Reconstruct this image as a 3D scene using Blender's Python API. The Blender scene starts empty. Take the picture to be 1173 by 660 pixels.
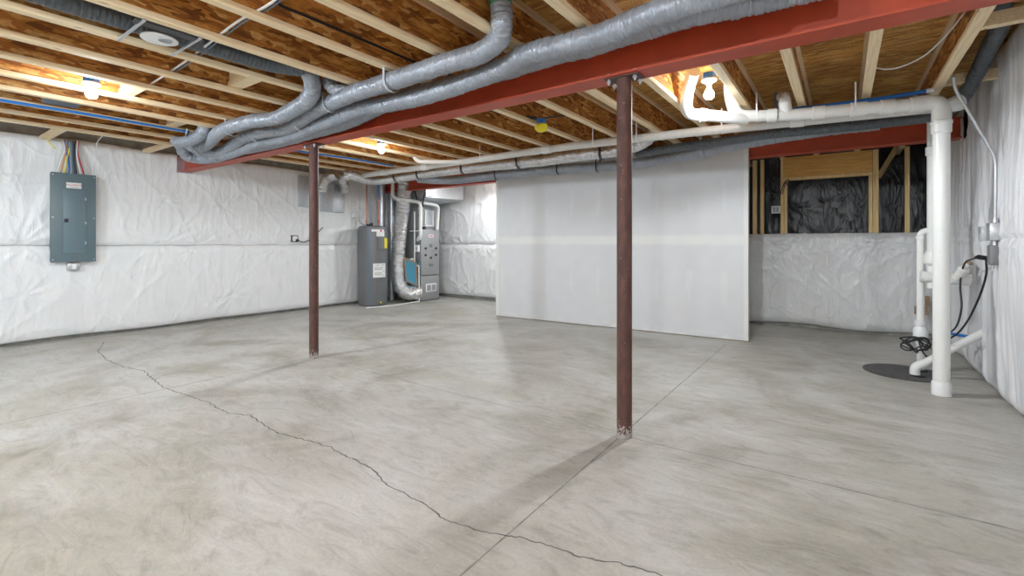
import bpy, bmesh, math, random
from mathutils import Vector, Matrix, noise as NZ
random.seed(7)
C = bpy.context.scene.collection
PI = math.pi
V = Vector

# ------------------------------------------------------------------ materials
def newmat(name):
    m = bpy.data.materials.new(name); m.use_nodes = True
    nt = m.node_tree; b = nt.nodes['Principled BSDF']
    return m, nt, b
def setin(b, **k):
    for n, v in k.items():
        n = n.replace('_', ' ')
        if n in b.inputs: b.inputs[n].default_value = v
def tex(nt, kind, scale, vec=None, **k):
    n = nt.nodes.new(kind)
    if 'Scale' in n.inputs: n.inputs['Scale'].default_value = scale
    for a, v in k.items(): n.inputs[a].default_value = v
    if vec is not None: nt.links.new(vec, n.inputs['Vector'])
    return n
def coords(nt, sc=(1,1,1), rot=(0,0,0)):
    t = nt.nodes.new('ShaderNodeTexCoord'); m = nt.nodes.new('ShaderNodeMapping')
    m.inputs['Scale'].default_value = sc; m.inputs['Rotation'].default_value = rot
    nt.links.new(t.outputs['Object'], m.inputs['Vector']); return m.outputs['Vector']
def ramp(nt, fac, stops):
    r = nt.nodes.new('ShaderNodeValToRGB'); e = r.color_ramp.elements
    while len(e) > 1: e.remove(e[-1])
    e[0].position, e[0].color = stops[0][0], (*stops[0][1], 1)
    for p, c in stops[1:]:
        x = e.new(p); x.color = (*c, 1)
    nt.links.new(fac, r.inputs['Fac']); return r.outputs['Color']
def mix(nt, fac, a, b, mode='MIX'):
    m = nt.nodes.new('ShaderNodeMix'); m.data_type = 'RGBA'; m.blend_type = mode
    for s, v in ((m.inputs[0], fac), (m.inputs[6], a), (m.inputs[7], b)):
        if isinstance(v, (int, float)): s.default_value = v
        elif isinstance(v, tuple): s.default_value = (*v, 1)
        else: nt.links.new(v, s)
    return m.outputs[2]
def bump(nt, b, h, strength, dist=.01, chain=None):
    n = nt.nodes.new('ShaderNodeBump'); n.inputs['Strength'].default_value = strength
    n.inputs['Distance'].default_value = dist; nt.links.new(h, n.inputs['Height'])
    if chain is not None: nt.links.new(chain, n.inputs['Normal'])
    nt.links.new(n.outputs['Normal'], b.inputs['Normal']); return n.outputs['Normal']
def plain(name, col, rough=.5, metal=0, var=.06, bs=0, scale=30, **k):
    m, nt, b = newmat(name); setin(b, Roughness=rough, Metallic=metal, **k)
    n = tex(nt, 'ShaderNodeTexNoise', scale, coords(nt), Detail=4.0)
    lo = tuple(c*(1-var) for c in col); hi = tuple(min(1, c*(1+var)) for c in col)
    nt.links.new(ramp(nt, n.outputs['Fac'], [(.3, lo), (.7, hi)]), b.inputs['Base Color'])
    if bs: bump(nt, b, n.outputs['Fac'], bs)
    return m
M = {}
def floor_mat():
    m, nt, b = newmat('troweled_concrete'); setin(b, Roughness=.5)
    c = coords(nt, (1, 1, 1))
    w = tex(nt, 'ShaderNodeTexNoise', .7, c, Detail=6.0, Roughness=.62, Distortion=1.6)
    base = ramp(nt, w.outputs['Fac'], [(.36, (.37, .355, .315)), (.46, (.45, .438, .402)), (.55, (.495, .487, .457)), (.70, (.54, .535, .513))])
    c2 = coords(nt, (1.2, 3.2, 1), (0, 0, .5))
    s = tex(nt, 'ShaderNodeTexNoise', 2.2, c2, Detail=9.0, Roughness=.68, Distortion=2.4)
    s2 = ramp(nt, s.outputs['Fac'], [(.36, (.76, .75, .715)), (.44, (.90, .895, .88)), (.5, (1, 1, 1)), (.56, (1.03, 1.03, 1.03)), (.66, (1.13, 1.13, 1.12))])
    col = mix(nt, .8, base, s2, 'MULTIPLY')
    p = tex(nt, 'ShaderNodeTexNoise', .55, coords(nt, (1, 1.5, 1), (0, 0, .6)), Detail=12.0, Roughness=.66, Distortion=.9)
    col = mix(nt, .8, col, ramp(nt, p.outputs['Fac'], [(.38, (.84, .83, .77)), (.45, (.90, .895, .85)), (.485, (1, 1, 1)), (.60, (1.03, 1.03, 1.04))]), 'MULTIPLY')
    f = tex(nt, 'ShaderNodeTexNoise', 55, c, Detail=5.0)
    f2 = ramp(nt, f.outputs['Fac'], [(.3, (.93, .93, .92)), (.7, (1.05, 1.05, 1.05))])
    col = mix(nt, 1.0, col, f2, 'MULTIPLY')
    nt.links.new(col, b.inputs['Base Color'])
    r = ramp(nt, s.outputs['Fac'], [(.35, (.42,)*3), (.7, (.62,)*3)])
    nt.links.new(r, b.inputs['Roughness'])
    bump(nt, b, s.outputs['Fac'], .4, .012)
    return m
def osb_mat(name, cols, sc=(30, 9, 30)):
    m, nt, b = newmat(name); setin(b, Roughness=.62)
    c = coords(nt, sc)
    d = tex(nt, 'ShaderNodeTexNoise', .35, c, Detail=3.0)
    mm = nt.nodes.new('ShaderNodeVectorMath'); mm.operation = 'MULTIPLY_ADD'
    nt.links.new(d.outputs['Color'], mm.inputs[0]); mm.inputs[1].default_value = (4, 4, 4); nt.links.new(c, mm.inputs[2])
    v = tex(nt, 'ShaderNodeTexVoronoi', 1.0, mm.outputs[0], Randomness=1.0)
    sep = nt.nodes.new('ShaderNodeSeparateColor'); nt.links.new(v.outputs['Color'], sep.inputs[0])
    col = ramp(nt, sep.outputs[0], [(0, cols[0]), (.35, cols[1]), (.75, cols[2]), (1, cols[3])])
    g = tex(nt, 'ShaderNodeTexNoise', 3.0, coords(nt, (40, 8, 40)), Detail=4.0)
    col = mix(nt, .8, col, ramp(nt, g.outputs['Fac'], [(.3, (.6, .58, .55)), (.6, (1.08, 1.08, 1.08))]), 'MULTIPLY')
    l = tex(nt, 'ShaderNodeTexNoise', 2.0, coords(nt), Detail=2.0)
    col = mix(nt, .7, col, ramp(nt, l.outputs['Fac'], [(.35, (.72, .68, .62)), (.65, (1.12, 1.12, 1.12))]), 'MULTIPLY')
    nt.links.new(col, b.inputs['Base Color']); bump(nt, b, sep.outputs[0], .3, .004)
    return m
def wood_mat(name, a, bcol, sc=(25, 1.2, 25), rough=.6):
    m, nt, b = newmat(name); setin(b, Roughness=rough)
    n = tex(nt, 'ShaderNodeTexNoise', 2.2, coords(nt, sc), Detail=6.0, Distortion=.6)
    col = ramp(nt, n.outputs['Fac'], [(.32, bcol), (.62, a)])
    k = tex(nt, 'ShaderNodeTexVoronoi', 1.0, coords(nt, (9, 2.6, 9)))
    kk = ramp(nt, k.outputs['Distance'], [(.035, (.35, .25, .16)), (.075, (1, 1, 1))])
    col = mix(nt, .8, col, kk, 'MULTIPLY')
    nt.links.new(col, b.inputs['Base Color']); return m
def vinyl_mat(name, col, sc, rough=.32, s1=.35, fine=.12):
    m, nt, b = newmat(name); setin(b, Roughness=rough); b.inputs['Specular IOR Level'].default_value = .55
    n = tex(nt, 'ShaderNodeTexNoise', 5, coords(nt), Detail=3.0)
    nt.links.new(ramp(nt, n.outputs['Fac'], [(.3, tuple(x*.955 for x in col)), (.7, col)]), b.inputs['Base Color'])
    def wr(scale, sc, pp, st, dist, chain=None, dis=1.0):
        a = tex(nt, 'ShaderNodeTexNoise', scale, coords(nt, sc), Detail=2.0, Roughness=.45, Distortion=dis)
        g = nt.nodes.new('ShaderNodeMath'); g.operation = 'SUBTRACT'; nt.links.new(a.outputs['Fac'], g.inputs[0]); g.inputs[1].default_value = .5
        h = nt.nodes.new('ShaderNodeMath'); h.operation = 'ABSOLUTE'; nt.links.new(g.outputs[0], h.inputs[0])
        k = nt.nodes.new('ShaderNodeMath'); k.operation = 'POWER'; nt.links.new(h.outputs[0], k.inputs[0]); k.inputs[1].default_value = .55
        return bump(nt, b, k.outputs[0], st, dist, chain)
    c = wr(3.0, sc, .1, s1, -.06)
    c = wr(7.0, (sc[0]*1.2, sc[1]*1.2, sc[2]*.6), .1, s1*.8, -.022, c, 1.6)
    wr(13.0, sc, .1, fine, -.012, c, 2.2)
    return m
def duct_mat(name, col, metal, rough, var=.18, bs=.6):
    m, nt, b = newmat(name); setin(b, Roughness=rough, Metallic=metal)
    n = tex(nt, 'ShaderNodeTexNoise', 22, coords(nt), Detail=5.0, Distortion=1.2)
    nt.links.new(ramp(nt, n.outputs['Fac'], [(.3, tuple(x*(1-var) for x in col)), (.7, tuple(min(1, x*(1+var)) for x in col))]), b.inputs['Base Color'])
    at = nt.nodes.new('ShaderNodeAttribute'); at.attribute_name = 'wrap'
    mp = nt.nodes.new('ShaderNodeMapping'); mp.inputs['Scale'].default_value = (9, 9, 70); nt.links.new(at.outputs['Vector'], mp.inputs['Vector'])
    f = tex(nt, 'ShaderNodeTexNoise', 1.0, mp.outputs['Vector'], Detail=3.0, Distortion=.8)
    bump(nt, b, f.outputs['Fac'], bs, .03); return m
def column_mat():
    m, nt, b = newmat('primed_column'); setin(b, Roughness=.6)
    n = tex(nt, 'ShaderNodeTexNoise', 30, coords(nt, (1, 1, .35)), Detail=6.0)
    col = ramp(nt, n.outputs['Fac'], [(.3, (.068, .029, .022)), (.6, (.11, .045, .034)), (.8, (.17, .08, .062))])
    s = tex(nt, 'ShaderNodeTexNoise', 75, coords(nt), Detail=5.0)
    t = nt.nodes.new('ShaderNodeTexCoord'); sx = nt.nodes.new('ShaderNodeSeparateXYZ'); nt.links.new(t.outputs['Object'], sx.inputs[0])
    mr = nt.nodes.new('ShaderNodeMapRange'); nt.links.new(sx.outputs['Z'], mr.inputs[0])
    mr.inputs[1].default_value = 0; mr.inputs[2].default_value = .13; mr.inputs[3].default_value = .22; mr.inputs[4].default_value = -.12
    ad = nt.nodes.new('ShaderNodeMath'); nt.links.new(s.outputs['Fac'], ad.inputs[0]); nt.links.new(mr.outputs[0], ad.inputs[1])
    msk = ramp(nt, ad.outputs[0], [(.56, (0, 0, 0)), (.62, (1, 1, 1))])
    col = mix(nt, msk, col, (.38, .35, .32))
    nt.links.new(col, b.inputs['Base Color']); bump(nt, b, s.outputs['Fac'], .25, .004); return m
def attr_mat(name, rough):
    m, nt, b = newmat(name); setin(b, Roughness=rough)
    a = nt.nodes.new('ShaderNodeAttribute'); a.attribute_name = 'tint'
    n = tex(nt, 'ShaderNodeTexNoise', 90, coords(nt), Detail=3.0)
    nt.links.new(a.outputs['Color'], b.inputs['Base Color']); bump(nt, b, n.outputs['Fac'], .08, .003); return m
def emit(name, col, s):
    m = bpy.data.materials.new(name); m.use_nodes = True; nt = m.node_tree
    nt.nodes.clear(); e = nt.nodes.new('ShaderNodeEmission'); o = nt.nodes.new('ShaderNodeOutputMaterial')
    e.inputs[0].default_value = (*col, 1); e.inputs[1].default_value = s; nt.links.new(e.outputs[0], o.inputs[0]); return m

M['floor'] = floor_mat()
M['concrete'] = plain('raw_concrete', (.30, .29, .265), .85, var=.25, bs=.5, scale=9)
M['crack'] = plain('crack_dark', (.16, .155, .14), .9, var=.3)
M['joint'] = plain('saw_cut', (.25, .24, .215), .9, var=.35, scale=14)
M['osb'] = osb_mat('osb_web', [(.20, .065, .012), (.46, .175, .032), (.62, .28, .06), (.80, .49, .18)], (40, 11, 40))
M['osbfloor'] = osb_mat('osb_subfloor', [(.42, .18, .035), (.62, .31, .07), (.74, .42, .11), (.84, .56, .20)], (8, 34, 30))
M['pine'] = wood_mat('pine_flange', (.90, .74, .49), (.78, .57, .33))
M['stud'] = wood_mat('pine_stud', (.92, .69, .34), (.76, .50, .21), (25, 25, 1.4))
M['header'] = wood_mat('header_wood', (.85, .48, .14), (.66, .33, .08), (2, 25, 25))
M['red'] = plain('red_oxide_primer', (.44, .056, .017), .48, var=.10, scale=7, bs=.05)
M['column'] = column_mat()
M['vinyl'] = vinyl_mat('white_vinyl', (.80, .80, .80), (1.0, 1.0, .42), s1=.22, fine=.05)
M['vinylv'] = vinyl_mat('white_vinyl_creased', (.78, .78, .80), (1.7, 1.7, .25), s1=.08, fine=.02)
M['poly'] = vinyl_mat('white_poly', (.78, .78, .78), (1.6, 1.6, .9), rough=.24, s1=.30, fine=.16)
M['black_poly'] = vinyl_mat('black_poly', (.018, .019, .022), (1.8, 1.8, .8), rough=.3, s1=.20, fine=.05)
M['duct'] = duct_mat('grey_duct_jacket', (.34, .365, .41), .3, .29, .10, bs=.6)
M['duct_dark'] = duct_mat('dark_duct_jacket', (.11, .125, .14), .2, .45, bs=.4)
M['foil'] = duct_mat('foil', (.85, .85, .86), .85, .24, .06, bs=1.0)
M['galv'] = duct_mat('galvanised', (.58, .60, .63), .8, .35, .08, bs=.03)
M['green'] = plain('green_tape', (.05, .22, .12), .4)
M['strap'] = plain('grey_strap', (.46, .47, .50), .45)
M['zinc'] = plain('zinc', (.55, .56, .58), .35, .8)
M['pvc'] = plain('white_pvc', (.80, .80, .775), .32, var=.02)
M['pvc2'] = plain('primer_stained_pvc', (.70, .69, .66), .35, var=.05)
M['drywall'] = attr_mat('drywall_paper', .7)
M['panel'] = plain('panel_grey', (.115, .165, .185), .4, var=.04)
M['panel2'] = plain('panel_door_grey', (.13, .19, .215), .38, var=.04)
M['heater'] = plain('heater_grey', (.15, .155, .16), .38, var=.04)
M['furn'] = plain('furnace_grey', (.36, .365, .37), .4, .3, var=.05)
M['furnd'] = plain('furnace_shade_dark_grey', (.22, .225, .23), .45, .3, var=.05)  # furnace grey darkened with the side's shade; plain dark grey on small parts
M['white'] = plain('white_plastic', (.80, .80, .80), .4, var=.02)
M['paper'] = plain('paper_label', (.75, .75, .73), .6, var=.03)
M['black'] = plain('black_rubber', (.015, .015, .017), .45)
M['darkhole'] = plain('dark_cap', (.03, .03, .032), .5)
M['yellow'] = plain('yellow_plastic', (.85, .70, .02), .35)
M['blue'] = plain('blue_pex', (.02, .16, .50), .35)
M['bluebox'] = plain('blue_box', (.03, .16, .50), .45)
M['bluefilm'] = plain('blue_film', (.12, .16, .20), .35)
M['filter'] = plain('blue_filter', (.09, .32, .45), .8, var=.12, scale=60)
M['card'] = plain('cardboard', (.36, .24, .15), .8)
M['copper'] = plain('copper', (.42, .15, .09), .35, .8)
M['redink'] = plain('red_ink', (.55, .03, .05), .5)
M['greyink'] = plain('grey_ink', (.35, .36, .38), .6)
M['orange'] = plain('orange_wire', (.65, .24, .04), .5)
M['sump'] = plain('sump_lid', (.085, .085, .085), .6, var=.3, scale=20, bs=.3)
M['clear'] = plain('clear_cover', (.48, .50, .51), .15)
M['bulb'] = emit('lit_bulb', (.92, .97, 1.0), 210)
M['fill_rear'] = emit('added_rear_bulb', (.88, .95, 1.0), 1800)  # for the unseen bulbs added behind the camera to brighten the room
M['fill_cool'] = emit('added_cool_bulb', (.66, .83, 1.0), 2100)  # for the added rear-left bulb; blue tint stands in for daylight

# ------------------------------------------------------------------ mesh helpers
class MB:
    def __init__(s): s.v = []; s.f = []
    def add(s, vs, fs):
        o = len(s.v); s.v += [tuple(v) for v in vs]; s.f += [tuple(i+o for i in f) for f in fs]; return s
    def box(s, x0, x1, y0, y1, z0, z1, c=.0):
        if c <= 0:
            return s.add([(x, y, z) for x in (x0, x1) for y in (y0, y1) for z in (z0, z1)],
                [(0,1,3,2), (4,6,7,5), (0,4,5,1), (2,3,7,6), (0,2,6,4), (1,5,7,3)])
        bm = bmesh.new(); bmesh.ops.create_cube(bm, size=1)
        for v in bm.verts: v.co = V(((x0+x1)/2+v.co.x*(x1-x0), (y0+y1)/2+v.co.y*(y1-y0), (z0+z1)/2+v.co.z*(z1-z0)))
        bmesh.ops.bevel(bm, geom=bm.edges[:], offset=c, segments=2, profile=.5, affect='EDGES')
        return s.bm(bm)
    def bm(s, bm, mat=None):
        bm.verts.index_update(); s.add([(mat @ v.co if mat else v.co) for v in bm.verts], [[v.index for v in f.verts] for f in bm.faces]); bm.free(); return s
    def obox(s, c, ax, ay, az):  # oriented box: centre and half-axis vectors
        c, ax, ay, az = V(c), V(ax), V(ay), V(az)
        return s.add([c+ax*i+ay*j+az*k for i in (-1,1) for j in (-1,1) for k in (-1,1)],
            [(0,1,3,2), (4,6,7,5), (0,4,5,1), (2,3,7,6), (0,2,6,4), (1,5,7,3)])
    def bar(s, a, b, w, h):
        a, b = V(a), V(b); d = (b-a).normalized(); up = V((0,0,1)) if abs(d.z) < .9 else V((1,0,0))
        sx = d.cross(up).normalized(); sz = sx.cross(d)
        return s.obox((a+b)/2, (b-a)/2, sx*w/2, sz*h/2)
    def tube(s, pts, r, n=12, cap=True):
        pts = [V(p) for p in pts]; N = len(pts)
        rr = r if isinstance(r, (list, tuple)) else [r]*N
        t0 = (pts[1]-pts[0]).normalized(); ref = V((0,0,1)) if abs(t0.z) < .9 else V((1,0,0))
        nx = t0.cross(ref).normalized(); vs = []
        for i, p in enumerate(pts):
            t = (pts[min(i+1, N-1)]-pts[max(i-1, 0)]).normalized()
            nx = (nx-t*nx.dot(t)).normalized(); ny = t.cross(nx)
            for k in range(n):
                a = 2*PI*k/n
                q = rr[i](k, a) if callable(rr[i]) else rr[i]
                vs.append(p+(nx*math.cos(a)+ny*math.sin(a))*q)
        fs = [(i*n+k, i*n+(k+1) % n, (i+1)*n+(k+1) % n, (i+1)*n+k) for i in range(N-1) for k in range(n)]
        if cap: fs += [tuple(range(n-1, -1, -1)), tuple((N-1)*n+k for k in range(n))]
        return s.add(vs, fs)
    def cyl(s, a, b, r, n=20, r2=None): return s.tube([a, b], [r, r if r2 is None else r2], n)
    def lathe(s, prof, c=(0,0,0), n=24):  # prof: (r, z)
        c = V(c); vs = [c+V((r*math.cos(2*PI*k/n), r*math.sin(2*PI*k/n), z)) for r, z in prof for k in range(n)]
        m = len(prof)
        fs = [(i*n+k, i*n+(k+1) % n, (i+1)*n+(k+1) % n, (i+1)*n+k) for i in range(m-1) for k in range(n)]
        fs += [tuple(range(n-1, -1, -1)), tuple((m-1)*n+k for k in range(n))]
        return s.add(vs, fs)
    def obj(s, name, mat, parent=None, smooth=True, ang=35, origin=None):
        me = bpy.data.meshes.new(name)
        if origin is None and parent is None and s.v:
            xs = [v[0] for v in s.v]; ys = [v[1] for v in s.v]; zs = [v[2] for v in s.v]
            origin = ((min(xs)+max(xs))/2, (min(ys)+max(ys))/2, min(zs))
        o3 = V(origin) if origin is not None else V((0,0,0))
        if parent is not None and origin is None: o3 = parent.matrix_world.translation if parent.parent is None else world_loc(parent)
        me.from_pydata([tuple(V(v)-o3) for v in s.v], [], s.f); me.validate()
        bm = bmesh.new(); bm.from_mesh(me); bmesh.ops.recalc_face_normals(bm, faces=bm.faces); 
        for f in bm.faces: f.smooth = smooth
        if smooth:
            a = math.radians(ang)
            for e in bm.edges:
                if len(e.link_faces) == 2 and e.calc_face_angle(0) > a: e.smooth = False
        bm.to_mesh(me); bm.free(); me.materials.append(M[mat])
        o = bpy.data.objects.new(name, me); C.objects.link(o)
        if parent is not None:
            o.parent = parent; o.location = o3-world_loc(parent)
        else: o.location = o3
        return o
def world_loc(o):
    l = V(o.location)
    while o.parent: o = o.parent; l += V(o.location)
    return l
def tag(o, label, cat, group=None, kind=None):
    o['label'] = label; o['category'] = cat
    if group: o['group'] = group
    if kind: o['kind'] = kind
    return o
def thing(name, label, cat, loc=(0,0,0), group=None):
    o = bpy.data.objects.new(name, None); o.empty_display_size = .05; C.objects.link(o)
    o.location = loc; tag(o, label, cat, group)
    return o
def struct(o):
    o['kind'] = 'structure'; return o
def copy_thing(o, loc, label):
    r = o.copy(); C.objects.link(r); r.location = loc; r['label'] = label
    for ch in list(o.children):
        c = ch.copy(); C.objects.link(c); c.parent = r
        for g in ch.children:
            d = g.copy(); C.objects.link(d); d.parent = c
    return r
def smooth_path(pts, step=.02):
    pts = [V(p) for p in pts]; P = [pts[0]*2-pts[1]]+pts+[pts[-1]*2-pts[-2]]; out = []
    for i in range(1, len(P)-2):
        a, b, c, d = P[i-1], P[i], P[i+1], P[i+2]; n = max(2, int((c-b).length/step))
        for k in range(n):
            t = k/n; out.append(.5*((2*b)+(c-a)*t+(2*a-5*b+4*c-d)*t*t+(3*b-a-3*c+d)*t**3))
    out.append(pts[-1]); return out
def relax(pts, it):
    pts = [V(p) for p in pts]
    for _ in range(it): pts = [pts[0]]+[(pts[i-1]+pts[i]*2+pts[i+1])/4 for i in range(1, len(pts)-1)]+[pts[-1]]
    return pts
def bend_path(pts, R, n=6):  # straight runs with rounded corners
    pts = [V(p) for p in pts]; out = [pts[0]]
    for i in range(1, len(pts)-1):
        a, b, c = pts[i-1], pts[i], pts[i+1]; u = (a-b).normalized(); w = (c-b).normalized()
        r = min(R, (a-b).length*.49, (c-b).length*.49); p, q = b+u*r, b+w*r
        for k in range(n+1):
            t = k/n; out.append(p*(1-t)**2+b*2*t*(1-t)+q*t*t)
    out.append(pts[-1]); return out
def lettering(name, s, size, mat, parent, M4):
    cu = bpy.data.curves.new(name, 'FONT'); cu.body = s; cu.size = size; cu.extrude = .0004; cu.align_x = 'CENTER'; cu.align_y = 'CENTER'
    t = bpy.data.objects.new(name, cu); C.objects.link(t)
    dg = bpy.context.evaluated_depsgraph_get(); me = bpy.data.meshes.new_from_object(t.evaluated_get(dg))
    C.objects.unlink(t); bpy.data.objects.remove(t)
    me.transform(Matrix.Translation(-world_loc(parent)) @ M4); me.materials.clear(); me.materials.append(M[mat])
    o = bpy.data.objects.new(name, me); C.objects.link(o); o.parent = parent; return o
FACE_PX = Matrix(((0,0,1,0), (1,0,0,0), (0,1,0,0), (0,0,0,1)))  # text facing +X

# ------------------------------------------------------------------ the room
JB = 2.47; SUB = 2.77
fl = struct(MB().box(-8.0, 1.14, -2.6, 9.2, -.12, 0).obj('floor', 'floor', smooth=False, origin=(0,0,0)))
def joint(pts, w, mat, name, wob=0, step=.05):
    P = []
    for a, b in zip(pts[:-1], pts[1:]):
        a, b = V((*a, 0)), V((*b, 0)); n = max(1, int((b-a).length/step))
        for k in range(n): P.append(a.lerp(b, k/n))
    P.append(V((*pts[-1], 0)))
    if wob: P = [p+V((NZ.noise(p*17)*wob+NZ.noise(p*50)*wob*.6, NZ.noise(p*17+V((9,3,1)))*wob+NZ.noise(p*50+V((4,4,4)))*wob*.6, 0)) for p in P]
    vs = []; fs = []
    for i, p in enumerate(P):
        t = (P[min(i+1, len(P)-1)]-P[max(i-1, 0)]).normalized(); s = V((-t.y, t.x, 0))
        ww = w*(.55+.9*abs(NZ.noise(p*11+V((0,0,5))))) if wob else w
        vs += [p+s*ww/2+V((0,0,.0006)), p-s*ww/2+V((0,0,.0006))]
        if i: fs.append((2*i-2, 2*i-1, 2*i+1, 2*i))
    b = MB(); b.add(vs, fs); return b.obj(name, mat, fl, smooth=False)
joint([(-1.14, -2.5), (-1.14, 2.74)], .010, 'joint', 'control_joint', .0015)
joint([(-1.14, 2.86), (-1.14, 6.0)], .009, 'joint', 'control_joint', .0015)
joint([(-4.6, -2.5), (-4.6, 2.75)], .011, 'joint', 'control_joint', .0015)
joint([(-4.54, 2.8), (-1.19, 2.8)], .006, 'joint', 'control_joint', .0015)
joint([(-1.08, 2.8), (.98, 2.86)], .009, 'joint', 'control_joint', .0015)
joint([(-7.373, 1.76), (-6.843, 1.573), (-6.258, 1.508), (-5.779, 1.513), (-5.413, 1.581), (-4.923, 1.52), (-4.616, 1.498), (-4.263, 1.53), (-3.919, 1.551), (-3.596, 1.536), (-3.406, 1.609), (-3.196, 1.584), (-2.93, 1.561), (-2.741, 1.598), (-2.495, 1.636), (-2.275, 1.613), (-2.09, 1.619), (-1.906, 1.557), (-1.721, 1.538), (-1.565, 1.53), (-1.457, 1.505), (-1.331, 1.509), (-1.21, 1.536), (-1.155, 1.554), (-1.071, 1.592), (-.998, 1.61), (-.918, 1.614), (-.824, 1.618), (-.749, 1.653), (-.693, 1.687), (-.612, 1.698), (-.531, 1.7), (-.3, 1.72), (.2, 1.66)], .010, 'crack', 'crack', .013, .012)

struct(MB().box(-8.2, 1.34, -2.8, 9.3, SUB, SUB+.02).obj('ceiling', 'osbfloor', smooth=False, origin=(0,0,SUB)))
struct(MB().box(-8.2, -8.0, -2.8, 7.9, -.1, SUB).obj('wall_left', 'concrete', smooth=False))
struct(MB().box(1.14, 1.34, -2.8, 9.3, -.1, SUB).obj('wall_right', 'concrete', smooth=False))
struct(MB().box(-8.0, -4.2, 7.72, 7.9, -.1, SUB).obj('wall_back', 'concrete', smooth=False))
struct(MB().box(-8.2, 1.34, -2.8, -2.6, -.1, SUB).obj('wall_front', 'vinyl', smooth=False))
struct(MB().box(-4.2, 1.14, 7.86, 8.06, 0, 1.31).obj('wall_half', 'concrete', smooth=False))
struct(MB().box(-4.4, 1.34, 9.1, 9.2, 0, SUB).obj('wall_outer', 'concrete', smooth=False))

# ---- insulation blankets
def ridge(p, k=3):
    return max(0, 1-abs(NZ.noise(p))*2.6)**k
def blanket(name, mat, label, P0, U, N, L, z0, z1, disp, base, step=.018, nz=None, edge=.10, cutout=None, fall=.42):
    """quilted sheet: runs along U from P0, z0/z1 may be functions of u; surface stands off 'base' + disp along N"""
    nx = int(L/step); H = (z1(0) if callable(z1) else z1)-(z0(0) if callable(z0) else z0); nzz = nz or int(H/step)
    U, N = V(U), V(N); vs = []
    for i in range(nx+1):
        u = L*i/nx; a = z0(u) if callable(z0) else z0; b = z1(u) if callable(z1) else z1
        for j in range(nzz+1):
            z = a+(b-a)*j/nzz; e = min(z-a, b-z, u+.05, L-u+.05)
            pf = 1-max(0, 1-e/edge)**2
            d = base*(fall+(1-fall)*pf)+disp(u, z)*(.45+.55*pf)
            vs.append(V(P0)+U*u+V((0,0,z))+N*d)
    m = nzz+1; fs = []
    for i in range(nx):
        for j in range(nzz):
            if cutout and cutout(L*(i+.5)/nx, vs[i*m+j].z): continue
            fs.append((i*m+j, (i+1)*m+j, (i+1)*m+j+1, i*m+j+1))
    o = len(vs)  # skirts back towards the wall
    rim = [i*m for i in range(nx+1)]+[nx*m+j for j in range(1, m)]+[i*m+m-1 for i in range(nx-1, -1, -1)]+[j for j in range(m-2, 0, -1)]
    for r in rim:
        p = vs[r]; q = p-N*((p-V(P0)).dot(N)-.004); vs.append(q)
    R = len(rim)
    fs += [(rim[k], rim[(k+1) % R], o+(k+1) % R, o+k) for k in range(R)]
    b = MB(); b.add(vs, fs); ob = b.obj(name, mat, smooth=True, ang=75); tag(ob, label, 'insulation'); return ob
def disp_soft(seed, zs=1.185, amp=1.0):
    rr = random.Random(int(seed*10)); anchors = [(k*.62+rr.uniform(-.2, .2), zs+rr.uniform(-.03, .03), rr.uniform(.35, .95), rr.uniform(0, 50)) for k in range(-1, 18)]
    anchors += [(rr.uniform(0, 10), zs+rr.choice((-1, 1))*rr.uniform(.5, 1.1), rr.uniform(.25, .6), rr.uniform(0, 50)) for k in range(16)]
    def f(u, z):
        w = .016*NZ.noise(V((u*.9, z*1.1, seed)))
        for (au, az, R, sd) in anchors:
            du = u-au; dz = z-az; q = du*du+dz*dz
            if q < R*R:
                d = math.sqrt(q); a = math.atan2(dz, du); t = 1-d/R
                w += .020*t*t**.5*min(1, d/.05)*ridge(V((math.cos(a)*3.2, math.sin(a)*3.2, sd+d*1.1)), 2)-.012*math.exp(-d*d/.0016)
        q = NZ.noise(V((u*1.2, z*1.2, seed+4)))*.5
        w += .009*ridge(V((u*1.7+z*1.3+q, z*.8-u*.5, seed+3)), 5)
        w += .008*ridge(V((u*2.0-z*1.6+q, z*.9+u*.6, seed+8)), 5)
        w += .005*ridge(V((u*6.5+q*2, z*.9, seed+5)), 3)
        w += .0025*NZ.noise(V((u*22+q*4, z*2.5, seed+6)))
        return w*amp
    return f
def disp_vert(seed, s=1):
    rr = random.Random(int(seed*10)); anchors = [(k*.55+rr.uniform(-.15, .15), 1.25+rr.uniform(-.05, .05), rr.uniform(.3, .6), rr.uniform(0, 50)) for k in range(-1, 20)]
    def f(u, z):
        q = NZ.noise(V((u*1.5, z*1.2, seed)))*.6
        w = .03*NZ.noise(V((u*1.1, z*.6, seed)))
        w += s*.022*ridge(V((u*3.6+q, z*.40, seed+2)), 2)
        w += s*.011*ridge(V((u*8+q*2, z*.5, seed+4)), 2)
        w += s*.004*NZ.noise(V((u*26+q*5, z*1.3, seed+9)))
        w += .006*ridge(V((u*2.2+z*2.0, z*1.2-u, seed+7)), 5)
        for (au, az, R, sd) in anchors:
            du = u-au; dz = z-az; d2 = du*du+dz*dz
            if d2 < R*R:
                d = math.sqrt(d2); a = math.atan2(dz, du)
                w += .016*(1-d/R)*min(1, d/.05)*ridge(V((math.cos(a)*3.2, math.sin(a)*3.2, sd+d)), 2)
        return w
    return f
LW = (-8.0, -2.6, 0)
seamz = lambda u: 1.183+.010*NZ.noise(V((u*2.3, 7, 1)))+.004*NZ.noise(V((u*9, 7, 3)))
seamz2 = lambda u: seamz(u)-.003-.006*max(0, NZ.noise(V((u*1.6, 2, 8))))
zt = lambda u: 2.51+.015*NZ.noise(V((u*1.3, 0, 2)))+.03*max(0, NZ.noise(V((u*.8, 3, 2))))
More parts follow.
